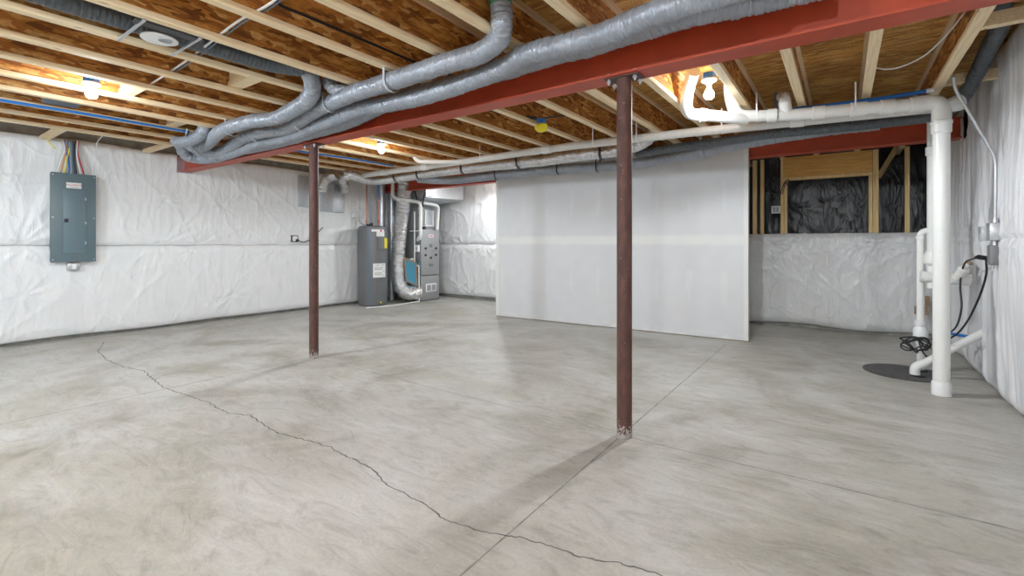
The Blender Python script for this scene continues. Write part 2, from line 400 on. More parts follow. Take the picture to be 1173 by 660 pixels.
blanket('insulation_blanket', 'vinyl', 'white vinyl insulation blanket, upper row behind the grey breaker panel', LW, (0,1,0), (1,0,0), 10.22, seamz, zt, disp_soft(1.3), .085, fall=.72,
        cutout=lambda u, z: abs(u-5.4) < .09 and z > 2.25)
blanket('insulation_blanket', 'vinyl', 'white vinyl insulation blanket, lower row below the grey breaker panel', LW, (0,1,0), (1,0,0), 10.22, lambda u: .045+.012*NZ.noise(V((u*1.1, 5, 1))), seamz2, disp_soft(6.1), .09, fall=.72)
blanket('insulation_blanket', 'vinyl', 'white vinyl insulation blanket beside the furnace, upper row', (-7.98, 7.72, 0), (1,0,0), (0,-1,0), 3.6, seamz, 2.5, disp_soft(11.2, amp=1.5), .08, fall=.6)
blanket('insulation_blanket', 'vinyl', 'white vinyl insulation blanket beside the furnace, lower row at the floor', (-7.98, 7.72, 0), (1,0,0), (0,-1,0), 3.6, .075, seamz2, disp_soft(15.9, amp=1.5), .085, fall=.6)
dh = disp_vert(21.5, .5); dhs = disp_soft(3.3)
blanket('insulation_blanket', 'poly', 'shiny wrinkled white insulation sheet on the half wall under the open studs', (-4.1, 7.86, 0), (1,0,0), (0,-1,0), 5.12,
        lambda u: .03+.035*math.sin(u*2.2)**2, lambda u: 1.35+.006*NZ.noise(V((u*3, 1, 1))), lambda u, z: dh(u, z)*.8+dhs(u, z)*1.2, .06)
dv = disp_vert(31.7, 1.25)
def zr(u):  # top of the right hand blanket; u measured from the front wall
    y = u-2.6
    t = min(1, max(0, (y-6.2)/1.3)); t = t*t*(3-2*t)
    return 2.755-.16*t+.01*NZ.noise(V((y*3, 0, 0)))
def dr(u, z):
    y = u-2.6
    belly = .05*math.exp(-((y-4.6)/.5)**2)*min(1, z/.8)
    return dv(u, z)+belly-.02*math.exp(-((z-1.25)/.02)**2)*(1 if y < 5.6 else .4)
blanket('insulation_blanket', 'vinylv', 'tall bulging white insulation blanket with vertical folds behind the white stack pipe', (1.14, -2.6, 0), (0,1,0), (-1,0,0), 10.3, .012, zr, dr, .13, step=.02, fall=.72,
        cutout=lambda u, z: abs(u-8.98) < .09 and z > 2.26)

# ------------------------------------------------------------------ joists
JX = [-7.08, -6.60, -6.11, -5.63, -5.14, -4.65, -4.17, -3.67, -3.19, -2.705, -2.225, -1.74, -1.26, -.765, -.335, .135, .60]
ordn = ['first', 'second', 'third', 'fourth', 'fifth', 'sixth', 'seventh', 'eighth', 'ninth', 'tenth', 'eleventh', 'twelfth', 'thirteenth', 'fourteenth', 'fifteenth', 'sixteenth', 'seventeenth']
proto = None
for i, x in enumerate(JX):
    lab = 'long wooden I-joist with orange strand-board web, %s from the left insulated wall' % ordn[i]
    if i == 16: lab = 'long wooden I-joist nearest the right wall, its end above the white stack pipe elbow'
    X = x+.032
    if proto is None:
        proto = thing('floor_joist', lab, 'joist', (X, -2.58, JB), 'floor joists across the ceiling')
        j = MB().box(X-.0315, X+.0315, -2.58, 9.08, JB, JB+.036, .003); j.obj('bottom_flange', 'pine', proto, smooth=False)
        MB().box(X-.0315, X+.0315, -2.58, 9.08, SUB-.037, SUB-.001).obj('top_flange', 'pine', proto, smooth=False)
        MB().box(X-.005, X+.005, -2.58, 9.08, JB+.036, SUB-.037).obj('web', 'osb', proto, smooth=False)
        for m in proto.children: pass
    else: copy_thing(proto, (X, -2.58, JB), lab)
def block(x0, x1, y, lab, w=.09, z=JB+.005):
    o = MB().box(x0+.036, x1-.036, y-w/2, y+w/2, z+.0, z+.04, .003).obj('joist_blocking', 'pine', smooth=False); tag(o, lab, 'blocking', 'wood blocks between joists')
# (blocks sit between neighbouring webs, resting on the flanges)
def block2(k, y, lab, y2=None):
    x0 = JX[k]+.032+.0055; x1 = JX[k+1]+.032-.0055
    b = MB(); b.obox(((x0+x1)/2, y, JB+.0565), ((x1-x0)/2, 0, 0), (0, .05, 0), (0, 0, .02)); b.obox(((x0+x1)/2, y-.02, JB+.17), ((x1-x0)/2, 0, 0), (0, .019, 0), (0, 0, .09))
    o = b.obj('joist_blocking', 'pine', smooth=False); tag(o, lab, 'blocking')
block2(6, 1.82, 'pale wood block between two joists, left of the grey duct bundle')
block2(4, 1.36, 'pale wood block between joists just right of the lit left ceiling bulb')
block2(2, 2.02, 'pale wood block between joists above the left end of the duct bundle')
o = MB().box(-7.88, -7.07, 1.27, 1.36, JB, JB+.036).obj('joist_blocking', 'pine', smooth=False); tag(o, 'wood block from first joist to left wall, left of the panel cables', 'blocking')
o = MB().box(-7.88, -7.07, 2.28, 2.37, JB, JB+.036).obj('joist_blocking', 'pine', smooth=False); tag(o, 'wood block from first joist to left wall, near the beam end', 'blocking')
for y, lab in ((3.90, 'wood cross block right of the last joist, nearest the camera'), (5.15, 'wood cross block right of the last joist, behind the stack pipe elbow')):
    o = MB().box(.665, 1.13, y-.03, y+.03, JB+.03, JB+.11, .002).obj('joist_blocking', 'pine', smooth=False); tag(o, lab, 'blocking')

# ------------------------------------------------------------------ steel
def ibeam(lab, yc, x0, x1, zb, h=.21, w=.165):
    t = .011; b = MB()
    b.box(x0, x1, yc-w/2, yc+w/2, zb, zb+t); b.box(x0, x1, yc-w/2, yc+w/2, zb+h-t, zb+h); b.box(x0, x1, yc-.004, yc+.004, zb+t, zb+h-t)
    o = thing('steel_beam', lab, 'beam', ((x0+x1)/2, yc, zb)); b.obj('i_section', 'red', o, smooth=False); return o
bA = ibeam('long red primed steel I-beam over the two round columns', 2.80, -7.9, 1.0, 2.258)
bB = ibeam('red primed steel I-beam over the half wall opening and drywall partition', 6.435, -7.9, .97, 2.265)
MB().box(-7.93, -7.9, 2.70, 2.90, 2.245, 2.47).obj('end_plate', 'zinc', bA, smooth=False)
def column(x, y, lab):
    t = thing('steel_column', lab, 'column', (x, y, 0), 'round steel columns')
    MB().tube([(x, y, 0), (x, y, .2), (x, y, 1.2), (x, y, 2.25)], .047, 28).obj('pipe', 'column', t)
    cp = MB().box(x-.11, x+.11, y-.06, y+.06, 2.25, 2.258).obj('cap_plate', 'column', t, smooth=False)
    for sx in (-1, 1):
        for sy in (-1, 1):
            b = MB(); a = (x+sx*.085, y+sy*.045)
            b.cyl((*a, 2.215), (*a, 2.285), .0065, 8); b.cyl((*a, 2.228), (*a, 2.242), .014, 6); b.cyl((*a, 2.269), (*a, 2.282), .014, 6)
            b.obj('bolt', 'zinc', cp)
column(-1.12, 2.80, 'reddish brown round steel column nearer the camera, centre right')
column(-4.56, 2.80, 'dark brown round steel column farther away, left of centre')

# ------------------------------------------------------------------ drywall partition
def drywall():
    A, B = V((-4.69, 6.145, 0)), V((-.94, 6.325, 0)); L = (B-A).length; U = (B-A)/L; N = V((U.y, -U.x, 0))
    H = 2.46; st = .02; nx, nz = int(L/st), int(H/st); vs = []; cols = []
    g = V((.64, .642, .652)); mud = V((.735, .73, .70)); gd = V((.60, .60, .602))
    vert = [.78, 1.99, 3.05]; stud = [.42*k+.12 for k in range(9)]
    def col(u, z):
        c = g.copy()
        n = NZ.noise(V((u*2, z*2, 3)))*.5+.5
        for v in vert:
            e = abs(u-v-.08*NZ.noise(V((z*.6, v, 0))))
            if e < .17: c = c.lerp(gd, .6*(1-e/.17)**.5*(.6+.4*n))
        e = abs(z-1.255)
        if e < .075: c = c.lerp(mud, (1-(e/.075)**4)*(.65+.35*n))
        for s in stud:  # screw dabs and stripes of joint compound
            for z0, z1 in ((.45, .85), (1.62, 2.02)):
                if z0 < z < z1 and abs(u-s-.01*NZ.noise(V((z*9, s, 0)))) < .028*max(0, NZ.noise(V((z*3, s*5, 1)))+.75):
                    c = c.lerp(mud, .32)
        e = min(u, L-u)
        if e < .06: c = c.lerp(mud, 1 if e < .045 else .5)
        if z < .09 and NZ.noise(V((u*9, z*20, 1))) > .15: c = c.lerp(mud, .5)
        return c*(1+.03*NZ.noise(V((u*6, z*6, 9))))
    for i in range(nx+1):
        for j in range(nz+1):
            u, z = L*i/nx, .012+(H-.012)*j/nz; vs.append(A+U*u+V((0,0,z))); cols.append(col(u, z))
    m = nz+1; fs = [(i*m+j, (i+1)*m+j, (i+1)*m+j+1, i*m+j+1) for i in range(nx) for j in range(nz)]
    t = thing('partition_wall', 'freestanding grey drywall partition with pale joint tape in the middle of the room', 'partition', (A+B)/2)
    b = MB(); b.add(vs, fs); o3 = world_loc(t)
    # solid back and edges
    T = .115; q = [A, B, B-N*T, A-N*T]; nb = len(vs)
    bv = [p+V((0,0,z)) for z in (.012, H) for p in q]
    b.add(bv, [(1,2,6,5), (2,3,7,6), (3,0,4,7), (0,3,2,1), (4,5,6,7)])
    cols += [mud]*8
    me = bpy.data.meshes.new('gypsum_board'); me.from_pydata([tuple(v-o3) for v in map(V, b.v)], [], b.f)
    at = me.color_attributes.new('tint', 'FLOAT_COLOR', 'POINT')
    for k, c in enumerate(cols): at.data[k].color = (*c, 1)
    me.materials.append(M['drywall']); o = bpy.data.objects.new('gypsum_board', me); C.objects.link(o); o.parent = t
    c = MB(); p = [A-N*.02, B-N*.02, B-N*(T-.02), A-N*(T-.02)]
    c.add([x+V((0,0,z)) for z in (0, .013) for x in p], [(0,1,5,4), (1,2,6,5), (2,3,7,6), (3,0,4,7), (0,3,2,1), (4,5,6,7)]); c.obj('bottom_plate', 'card', t, smooth=False)
drywall()

# ------------------------------------------------------------------ stud wall over the half wall
def stud(x0, x1, z0, z1, lab, name='wall_stud', mat='stud', y0=7.90, y1=7.99):
    o = MB().box(x0, x1, y0, y1, z0, z1, .002).obj(name, mat, smooth=False); tag(o, lab, 'stud' if 'stud' in name else 'lumber'); return o
stud(-4.1, 1.13, 1.31, 1.348, 'flat wood sill plate along the top of the half wall', 'sill_plate', y0=7.88, y1=8.0)
stud(-1.115, -1.06, 1.348, JB, 'upright wood stud closest to the drywall partition edge')
stud(-1.01, -.965, 1.348, JB, 'upright wood stud second from the drywall partition edge')
stud(-.745, -.703, 1.348, JB, 'tall wood stud on the left side of the framed opening')
stud(-.70, -.660, 1.348, 2.13, 'short wood trimmer on the left side of the framed opening')
stud(.290, .330, 1.348, 2.13, 'short wood trimmer on the right side of the framed opening')
stud(.333, .395, 1.348, JB, 'tall wood stud on the right side of the framed opening')
stud(.665, .712, 1.348, JB, 'lone upright wood stud left of the white stack pipe')
stud(-.70, .330, 2.13, 2.172, 'flat wood plate under the header of the framed opening', 'head_plate')
stud(-.70, .330, 2.175, JB, 'wide orange wood header above the framed opening', 'header_beam', 'header')
DS = disp_soft(41.0)
DV = disp_vert(47.0, .6)
o = blanket('plastic_sheet', 'black_poly', 'wrinkled black plastic sheet in the dark void behind the studs', (-4.1, 8.62, 0), (1,0,0), (0,-1,0), 5.2, .9, 2.72, lambda u, z: DS(u, z)*.9, .05, step=.03); o['category'] = 'plastic sheet'
o = blanket('plastic_sheet', 'black_poly', 'black plastic sheet on the side of the dark void, right of the studs', (1.13, 8.05, 0), (0,1,0), (-1,0,0), .5, .9, 2.6, lambda u, z: DV(u, z), .05, step=.03); o['category'] = 'plastic sheet'
o = MB().bar((.42, 8.45, 2.15), (.72, 8.35, 2.75), .04, .06).obj('diagonal_brace', 'stud', smooth=False); tag(o, 'dim diagonal wood brace in the dark void right of the framed opening', 'lumber')
t = thing('outlet_plate', 'small white box with grey slots mounted on the stud beside the framed opening', 'outlet', (-.80, 7.93, 1.65))
MB().box(-.865, -.748, 7.90, 7.95, 1.655, 1.765, .004).obj('box', 'white', t)
MB().box(-.842, -.812, 7.898, 7.9, 1.675, 1.745).box(-.80, -.77, 7.898, 7.9, 1.675, 1.745).obj('socket', 'greyink', t, smooth=False)
o = MB().tube(smooth_path([(-.72, 7.89, 1.93), (-.70, 7.87, 2.02), (-.66, 7.87, 2.14), (-.63, 7.87, 2.12), (-.65, 7.87, 2.06), (-.69, 7.87, 2.10), (-.73, 7.89, 2.0), (-.76, 7.9, 1.86)], .02), .006, 6).obj('cable_coil', 'black'); tag(o, 'small black cable loop hanging on the stud above the white outlet box', 'cable')

# ------------------------------------------------------------------ ducts
def duct(pts, r, mat, lab, name='flexible_duct', seed=0, ring=.026, depth=.10, wr=.10, it=3, group=None):
    P = relax(smooth_path(pts,   .0073), 5); n = 26; rs = []; s = 0
    for i, p in enumerate(P):
        if i: s += (P[i]-P[i-1]).length
        ph = abs(math.sin(PI*s/ring))
        def f(k, a, s=s, ph=ph):
            c = V((math.cos(a)*1.15, math.sin(a)*1.15, s*30+seed*7))
            c2 = V((math.cos(a)*1.9+5, math.sin(a)*1.9, s*16+a*.2+seed*7))
            return r*(1-depth+depth*ph+wr*NZ.noise(c)+wr*.5*NZ.noise(c2)+.05*NZ.noise(V((math.cos(a)*.7, math.sin(a)*.7, s*2+seed))))
        rs.append(f)
    b = MB(); b.tube(P, rs, n); o = b.obj(name, mat, smooth=True, ang=80); tag(o, lab, 'duct', group)
    at = o.data.attributes.new('wrap', 'FLOAT_VECTOR', 'POINT'); s = 0; k = 0
    for i, p in enumerate(P):
        if i: s += (P[i]-P[i-1]).length
        for j in range(n): a = 2*PI*j/n; at.data[k].vector = (math.cos(a)*.07, math.sin(a)*.07, s+.006*a/PI+seed*3); k += 1
    return o
g = duct([(-1.60, 2.136, 2.74), (-1.60, 2.136, 2.612), (-1.60, 2.15, 2.50), (-1.655, 2.20, 2.43), (-1.793, 2.233, 2.40), (-1.921, 2.242, 2.395), (-2.05, 2.237, 2.395), (-2.373, 2.237, 2.39), (-2.851, 2.248, 2.39), (-3.189, 2.261, 2.39), (-3.806, 2.341, 2.385), (-4.513, 2.484, 2.36), (-4.867, 2.412, 2.36), (-5.321, 2.432, 2.36), (-6.091, 2.582, 2.34), (-6.45, 2.55, 2.345), (-6.68, 2.48, 2.36), (-6.72, 2.36, 2.41), (-6.66, 2.28, 2.47), (-6.64, 2.25, 2.58)], .066, 'duct', 'silver grey flexible duct with green taped top rising between the ceiling joists', seed=1)
gb = MB(); gb.tube([(-1.60, 2.136, 2.755), (-1.60, 2.136, 2.70), (-1.60, 2.137, 2.62), (-1.602, 2.139, 2.572)], [.068, .069, .069, .066], 22); gb.obj('tape_cap', 'green', g)
duct([(-.2, 2.30, 2.385), (-.385, 2.323, 2.38), (-.6, 2.322, 2.38), (-.773, 2.334, 2.38), (-.977, 2.389, 2.38), (-1.147, 2.412, 2.38), (-1.366, 2.4, 2.38), (-1.591, 2.38, 2.375), (-1.80, 2.42, 2.35), (-2.152, 2.45, 2.33), (-2.513, 2.44, 2.31), (-3.003, 2.46, 2.33), (-3.28, 2.46, 2.35), (-3.485, 2.45, 2.335), (-3.823, 2.50, 2.335), (-4.417, 2.57, 2.325), (-4.823, 2.57, 2.31), (-5.184, 2.54, 2.315), (-5.637, 2.58, 2.305), (-6.25, 2.62, 2.295), (-6.50, 2.60, 2.285), (-6.68, 2.52, 2.285), (-6.70, 2.40, 2.31), (-6.64, 2.32, 2.37)], .066, 'duct', 'upper silver flexible duct of the pair crossing in front of the beam at top right', seed=2)
duct([(-.02, 2.55, 2.40), (-.202, 2.554, 2.4), (-.405, 2.538, 2.4), (-.601, 2.495, 2.4), (-.831, 2.508, 2.4), (-1.031, 2.523, 2.4), (-1.213, 2.552, 2.4), (-1.448, 2.543, 2.4), (-1.685, 2.56, 2.40), (-1.962, 2.58, 2.40), (-2.459, 2.58, 2.40), (-2.964, 2.58, 2.40), (-3.224, 2.60, 2.385), (-3.654, 2.64, 2.35), (-4.028, 2.65, 2.335), (-4.641, 2.65, 2.32), (-5.266, 2.65, 2.315), (-5.83, 2.65, 2.33), (-6.1, 2.65, 2.36)], .064, 'duct', 'lower silver flexible duct lying right against the red beam under the other ducts', seed=3)
duct([(-3.327, 1.996, 2.54), (-3.445, 2.104, 2.48), (-3.547, 2.151, 2.42), (-3.773, 2.192, 2.39), (-4.323, 2.271, 2.385), (-4.66, 2.19, 2.385), (-5.276, 2.203, 2.385), (-5.963, 2.36, 2.38), (-6.35, 2.417, 2.37), (-6.425, 2.325, 2.40), (-6.433, 2.291, 2.5)], .066, 'duct', 'silver flexible duct dropping from a joist bay and running left on top of the bundle', seed=4)
duct([(-5.70, 2.20, 2.70), (-5.68, 2.20, 2.58), (-5.68, 2.20, 2.48), (-5.80, 2.19, 2.40), (-6.02, 2.17, 2.375), (-6.22, 2.15, 2.375), (-6.30, 2.14, 2.40)], .062, 'duct', 'short hooked silver flexible duct at the left end of the duct bundle', seed=5)
duct([(-3.42, 2.30, 2.66), (-3.40, 2.22, 2.54), (-3.34, 2.24, 2.46), (-3.15, 2.34, 2.42)], .056, 'duct', 'short dark duct stub tucked behind the drop at the joist bay', seed=6)
duct([(-3.50, -1.2, 2.56), (-3.50, .3, 2.555), (-3.50, 1.2, 2.555), (-3.47, 1.75, 2.55), (-3.36, 1.98, 2.55)], .062, 'duct_dark', 'dark grey ribbed duct running inside a joist bay past the white light ring', seed=7, ring=.03, wr=.015)
G2 = 'ducts along the far beam'
duct([(-6.75, 4.75, 2.38), (-6.878, 5.052, 2.36), (-7.0, 5.40, 2.35), (-6.654, 5.50, 2.35), (-5.336, 5.411, 2.36), (-4.278, 5.431, 2.36), (-3.411, 5.506, 2.36), (-2.86, 5.487, 2.37), (-2.35, 5.502, 2.37), (-2.03, 5.472, 2.40), (-1.90, 5.49, 2.47), (-1.84, 5.5, 2.56)], .080, 'foil', 'foil wrapped duct with black straps hanging below the long white drain pipe', seed=8, ring=.03, wr=.08, group=G2)
duct([(-5.9, 5.55, 2.31), (-5.476, 5.60, 2.26), (-5.182, 5.763, 2.26), (-4.503, 5.717, 2.26), (-3.304, 5.806, 2.265), (-2.578, 5.95, 2.265), (-1.865, 5.95, 2.28), (-1.205, 5.82, 2.32), (-.729, 5.75, 2.35), (-.329, 5.78, 2.38), (-.036, 5.84, 2.40), (.3, 5.86, 2.40)], .070, 'duct', 'lower grey flexible duct sagging along the top of the drywall partition', seed=9, group=G2)
duct([(-2.156, 5.80, 2.36), (-1.551, 5.66, 2.355), (-1.054, 5.56, 2.345), (-.627, 5.50, 2.35), (-.177, 5.557, 2.35), (.239, 5.62, 2.355), (.617, 5.62, 2.36), (.76, 5.496, 2.38), (.82, 5.28, 2.44), (.857, 5.012, 2.55), (.849, 4.681, 2.60), (.838, 4.342, 2.63), (.80, 4.08, 2.68), (.79, 4.02, 2.75)], .052, 'duct_dark', 'dark grey ribbed duct curving up beside the right wall behind the stack pipe', seed=10, ring=.03, wr=.02, group=G2)
# straps
def strap_arc(c, tdir, r, top, mat='strap', w=.022):
    c = V(c); t = V(tdir).normalized(); s = t.cross(V((0,0,1))).normalized(); pts = []
    for k in range(17):
        a = PI+PI*k/16; pts.append(c+s*math.cos(a)*r+V((0,0,1))*math.sin(a)*r)
    pts = [V((pts[0].x, pts[0].y, top))]+pts+[V((pts[-1].x, pts[-1].y, top))]
    b = MB(); vs = []
    for i, p in enumerate(pts):
        o = (p-c); o = V((0,0,0)) if o.length < 1e-6 else o.normalized()*.002
        for q in (p-t*w/2, p+t*w/2, p+t*w/2+o, p-t*w/2+o): vs.append(q)
    n = len(pts)
    b.add(vs, [(4*i+a, 4*i+(a+1) % 4, 4*i+4+(a+1) % 4, 4*i+4+a) for i in range(n-1) for a in range(4)]+[(3,2,1,0), tuple(4*(n-1)+k for k in range(4))])
    return b
def strap(c, t, r, lab, mat='strap', top=JB, grp='straps holding the ducts', w=.022):
    o = strap_arc(c, t, r, top, mat, w).obj('duct_strap', mat); tag(o, lab, 'strap', grp)
gl = 'grey hanging strap looped under the ducts in front of the red beam'
for c, r in (((-2.66, 2.243, 2.385), .074), ((-3.49, 2.30, 2.385), .074), ((-4.19, 2.45, 2.36), .08), ((-5.06, 2.22, 2.38), .074), ((-5.0, 2.44, 2.35), .074)):
    strap(c, (1, 0, 0) if c[0] > -3.2 else (1, -.12, 0), r, gl)
# wide strap slung round the bundle's left end
b = MB()
SP = [V(q) for q in ((-5.86, 2.10, 2.47), (-5.90, 2.10, 2.42), (-6.06, 2.20, 2.33), (-6.22, 2.36, 2.26), (-6.30, 2.48, 2.235), (-6.34, 2.58, 2.235))]
for q0, q1 in zip(SP[:-1], SP[1:]): b.bar(q0, q1, .006, .028)
o = b.obj('duct_strap', 'strap'); tag(o, 'long diagonal grey strap wrapped around the left end of the duct bundle', 'strap')
for x, y in ((-6.35, 5.47), (-5.75, 5.44), (-4.75, 5.41), (-3.75, 5.46), (-2.5, 5.50)):
    strap((x, y, 2.36), (1, .03, 0), .084, 'black strap looped under the foil wrapped duct', 'black', grp='black straps under the foil duct', w=.03)
for x, y, z in ((-4.35, 5.73, 2.26), (-3.3, 5.80, 2.265), (-2.75, 5.92, 2.265)):
    strap((x, y, z), (1, .03, 0), .074, 'dark strap looped under the grey duct above the drywall partition', 'black', grp='dark straps over the partition', w=.02)
strap((-1.35, 5.84, 2.315), (1, -.2, 0), .08, 'grey strap looped under the ducts near the partition right edge')

# ------------------------------------------------------------------ PVC drains
def coupling(b, p, d, r, l=.05):
    p, d = V(p), V(d).normalized(); b.tube([p-d*l, p-d*(l-.004), p+d*(l-.004), p+d*l], [r+.001, r+.008, r+.008, r+.001], 24)
t = thing('drain_pipe', 'long thin white drain pipe hung below the joists across the whole room', 'pipe', (-3.3, 5.1, 2.38))
LP = [V((-7.25, 5.15, 2.40)), V((-5.3, 5.12, 2.398)), V((-2.79, 5.03, 2.395)), V((-1.30, 5.06, 2.375)), V((.61, 5.12, 2.33))]
MB().tube(LP, .045, 24).obj('pipe', 'pvc2', t)
for f, a, c in ((.5, 0, 1), (.0, 1, 2), (.9, 1, 2), (.5, 3, 4)):
    b = MB(); p = LP[a].lerp(LP[c], f); coupling(b, p, LP[c]-LP[a], .045, .06); b.obj('coupling', 'pvc', t)
b = MB(); b.tube(bend_path([(-5.15, 4.72, 2.56), (-5.1, 4.76, 2.41), (-4.7, 5.0, 2.40), (-4.45, 5.10, 2.40)], .08), .03, 20); b.obj('branch', 'pvc', t)
t = thing('stack_pipe', 'tall white vertical drain stack pipe standing on the floor by the right wall', 'pipe', (.645, 5.018, 0))
S = V((.645, 5.018, 0))
MB().tube([S, S+V((0,0,1.2)), S+V((0,0,2.24))], .054, 32).obj('pipe', 'pvc', t)
MB().lathe([(.056, 0.0), (.062, .004), (.062, .10), (.055, .112)], S, 32).obj('floor_hub', 'white', t)
MB().lathe([(.055, 2.09), (.064, 2.10), (.064, 2.165), (.069, 2.17), (.069, 2.19), (.058, 2.20)], S, 32).obj('top_hub', 'pvc', t)
MB().tube(bend_path([S+V((0,0,2.17)), S+V((0,0,2.345)), S+V((-.16,-.02,2.352))], .13, 10), .062, 28).tube([S+V((.02, .0, 2.30)), S+V((.11, .06, 2.335)), S+V((.13, .07, 2.34))], [.05, .066, .03], 24).obj('top_elbow', 'pvc', t)
t2 = thing('drain_pipe', 'thick white drain pipe running left from the stack with two elbows turned up', 'pipe', (-.1, 4.85, 2.33))
RP = [V((.49, 4.99, 2.345)), V((.2, 4.92, 2.348)), V((-.35, 4.85, 2.362)), V((-.72, 4.72, 2.378))]
MB().tube(RP, .052, 28).obj('pipe', 'pvc', t2)
for p, q, l in ((RP[0], RP[1], .05), (V((.30, 4.945, 2.347)), RP[0], .05), (V((.11, 4.91, 2.35)), RP[0], .06), (V((-.17, 4.875, 2.356)), RP[0], .05), (V((-.52, 4.79, 2.37)), RP[0], .04)):
    b = MB(); coupling(b, p, p-q if (p-q).length else (1,0,0), .052, l); b.obj('coupling', 'pvc', t2)
MB().tube(bend_path([(-.60, 4.76, 2.372), (-.80, 4.68, 2.38), (-.845, 4.66, 2.58), (-.845, 4.66, 2.70)], .13, 10), .054, 28).obj('elbow', 'pvc', t2)
MB().tube([(-.41, 4.83, 2.365), (-.42, 4.80, 2.46), (-.42, 4.84, 2.53), (-.45, 4.92, 2.56)], .050, 24).obj('wye', 'pvc', t2)
t3 = thing('drain_pipe', 'white drain trap pipe with upturned elbow left of the lit ceiling bulb', 'pipe', (-.9, 4.7, 2.36))
MB().tube(bend_path([(-1.03, 4.10, 2.66), (-1.115, 4.23, 2.55), (-1.14, 4.28, 2.365), (-.95, 4.45, 2.36), (-.72, 4.72, 2.35)], .12, 10), .052, 28).obj('trap_bend', 'pvc', t3)
MB().tube([(-1.02, 4.08, 2.665), (-1.035, 4.10, 2.655)], .058, 24).obj('rim', 'pvc', t3)
b = MB(); coupling(b, (-1.02, 4.385, 2.362), (1, 1.1, 0), .052, .03); b.obj('coupling', 'pvc', t3)
# hangers
def hanger(x, y, z, r, lab):
    b = strap_arc((x, y, z), (1, 0, 0), r, z+.02, w=.016)
    b.box(x-.006, x+.006, y-r-.003, y-r+.002, z, JB+.10)
    o = b.obj('pipe_hanger', 'white'); tag(o, lab, 'hanger', 'white pipe hangers')
hanger(-4.12, 5.075, 2.397, .048, 'white pipe hanger left of centre on the long drain pipe')
hanger(-2.38, 5.03, 2.39, .048, 'white pipe hanger on the long drain pipe near the yellow cover')
hanger(-1.86, 5.045, 2.386, .048, 'white pipe hanger on the long drain pipe just right of the near column')
hanger(-.99, 5.08, 2.37, .048, 'white pipe hanger on the long drain pipe under the lit bulb')
hanger(-.63, 4.75, 2.374, .056, 'white pipe hanger on the thick drain pipe beside the upturned elbow')
hanger(.09, 4.91, 2.35, .056, 'white pipe hanger on the thick drain pipe below the blue tube')
# second riser with clean-out, behind the stack
t = thing('drain_riser', 'white riser pipe half hidden behind the stack with a sideways branch to the wall', 'pipe', (.69, 5.75, .88))
MB().tube([(.69, 5.75, .80), (.69, 5.75, 2.42)], .052, 24).obj('riser', 'pvc', t)
MB().lathe([(.05, 1.0), (.075, 1.03), (.075, 1.10), (.056, 1.14)], (.69, 5.75, 0), 24).obj('hub', 'pvc', t)
MB().lathe([(.053, 2.02), (.063, 2.03), (.063, 2.10), (.053, 2.11)], (.69, 5.75, 0), 24).obj('hub', 'pvc', t)
MB().tube([(.59, 5.73, .905), (.80, 5.74, .895), (.93, 5.75, .89)], .052, 24).obj('branch', 'pvc', t)
MB().tube([(.83, 5.66, .90), (.865, 5.60, .99), (.87, 5.59, 1.01)], [.035, .042, .025], 20).tube([(.86, 5.70, .95), (.91, 5.70, 1.04)], .030, 16).obj('cleanout', 'pvc2', t)
MB().tube([(.905, 5.695, 1.035), (.92, 5.69, 1.05)], .028, 12).obj('plug', 'card', t)
# sump
t = thing('sump_lid', 'round dark sump pit lid set in the floor behind the stack pipe', 'sump', (.47, 5.68, 0))
MB().lathe([(.31, 0.0), (.31, .008), (.295, .012), (.1, .013), (.001, .013)], (.47, 5.68, 0), 48).obj('lid', 'sump', t)
for x, y in ((.56, 5.56), (.60, 5.80)): MB().lathe([(.05, .012), (.052, .022), (.03, .026), (.001, .026)], (x, y, 0), 20).obj('grommet', 'black', t)
t = thing('discharge_pipe', 'thin white sump discharge pipe with check valve rising left of the stack', 'pipe', (.60, 5.80, .01))
MB().tube(bend_path([(.60, 5.80, .024), (.60, 5.80, 1.325), (.71, 5.70, 1.335)], .06), .030, 20).obj('pipe', 'pvc', t)
MB().lathe([(.031, .255), (.038, .26), (.038, .29), (.056, .31), (.056, .40), (.040, .43), (.046, .44), (.046, .485), (.032, .49)], (.60, 5.80, 0), 24).obj('check_valve', 'white', t)
MB().lathe([(.031, 1.25), (.036, 1.255), (.036, 1.28), (.031, 1.285)], (.60, 5.80, 0), 20).obj('collar', 'pvc', t)
t = thing('drain_tile_pipe', 'slanted white pipe rising from the sump lid to the right wall', 'pipe', (.54, 5.56, .01))
MB().tube(bend_path([(.535, 5.555, .024), (.535, 5.555, .085), (.62, 5.58, .145), (1.02, 5.66, .46)], .06), .032, 20).obj('pipe', 'pvc', t)
MB().tube(bend_path([(.535, 5.555, .026), (.535, 5.555, .09), (.60, 5.572, .13)], .05), .038, 20).obj('elbow', 'pvc', t)
t = thing('power_cord', 'black power cord dropping from the wall outlet and coiled beside the discharge pipe', 'cord', (.62, 5.70, .3))
c1 = smooth_path([(.905, 5.05, 1.10), (.90, 5.12, 1.095), (.885, 5.3, 1.09), (.86, 5.50, 1.05), (.85, 5.60, .95), (.845, 5.62, .82), (.85, 5.60, .65), (.82, 5.62, .48), (.75, 5.62, .40), (.66, 5.66, .34)], .02)
c2 = smooth_path([(.905, 5.05, 1.09), (.915, 5.10, .98), (.90, 5.16, .84), (.88, 5.30, .68), (.86, 5.42, .56), (.81, 5.52, .43), (.72, 5.58, .33), (.66, 5.62, .25)], .02)
MB().tube(c1, .0075, 8).tube(c2, .0075, 8).obj('cable', 'black', t)
lp = []
for k in range(64):
    a = k*.42; R = .085+.03*math.sin(k*.9); lp.append((.55+R*math.cos(a)*.95, 5.66+.045*math.sin(a*.5), .285+.055*math.sin(a+.6*math.sin(k*.3))+.01*math.sin(k)))
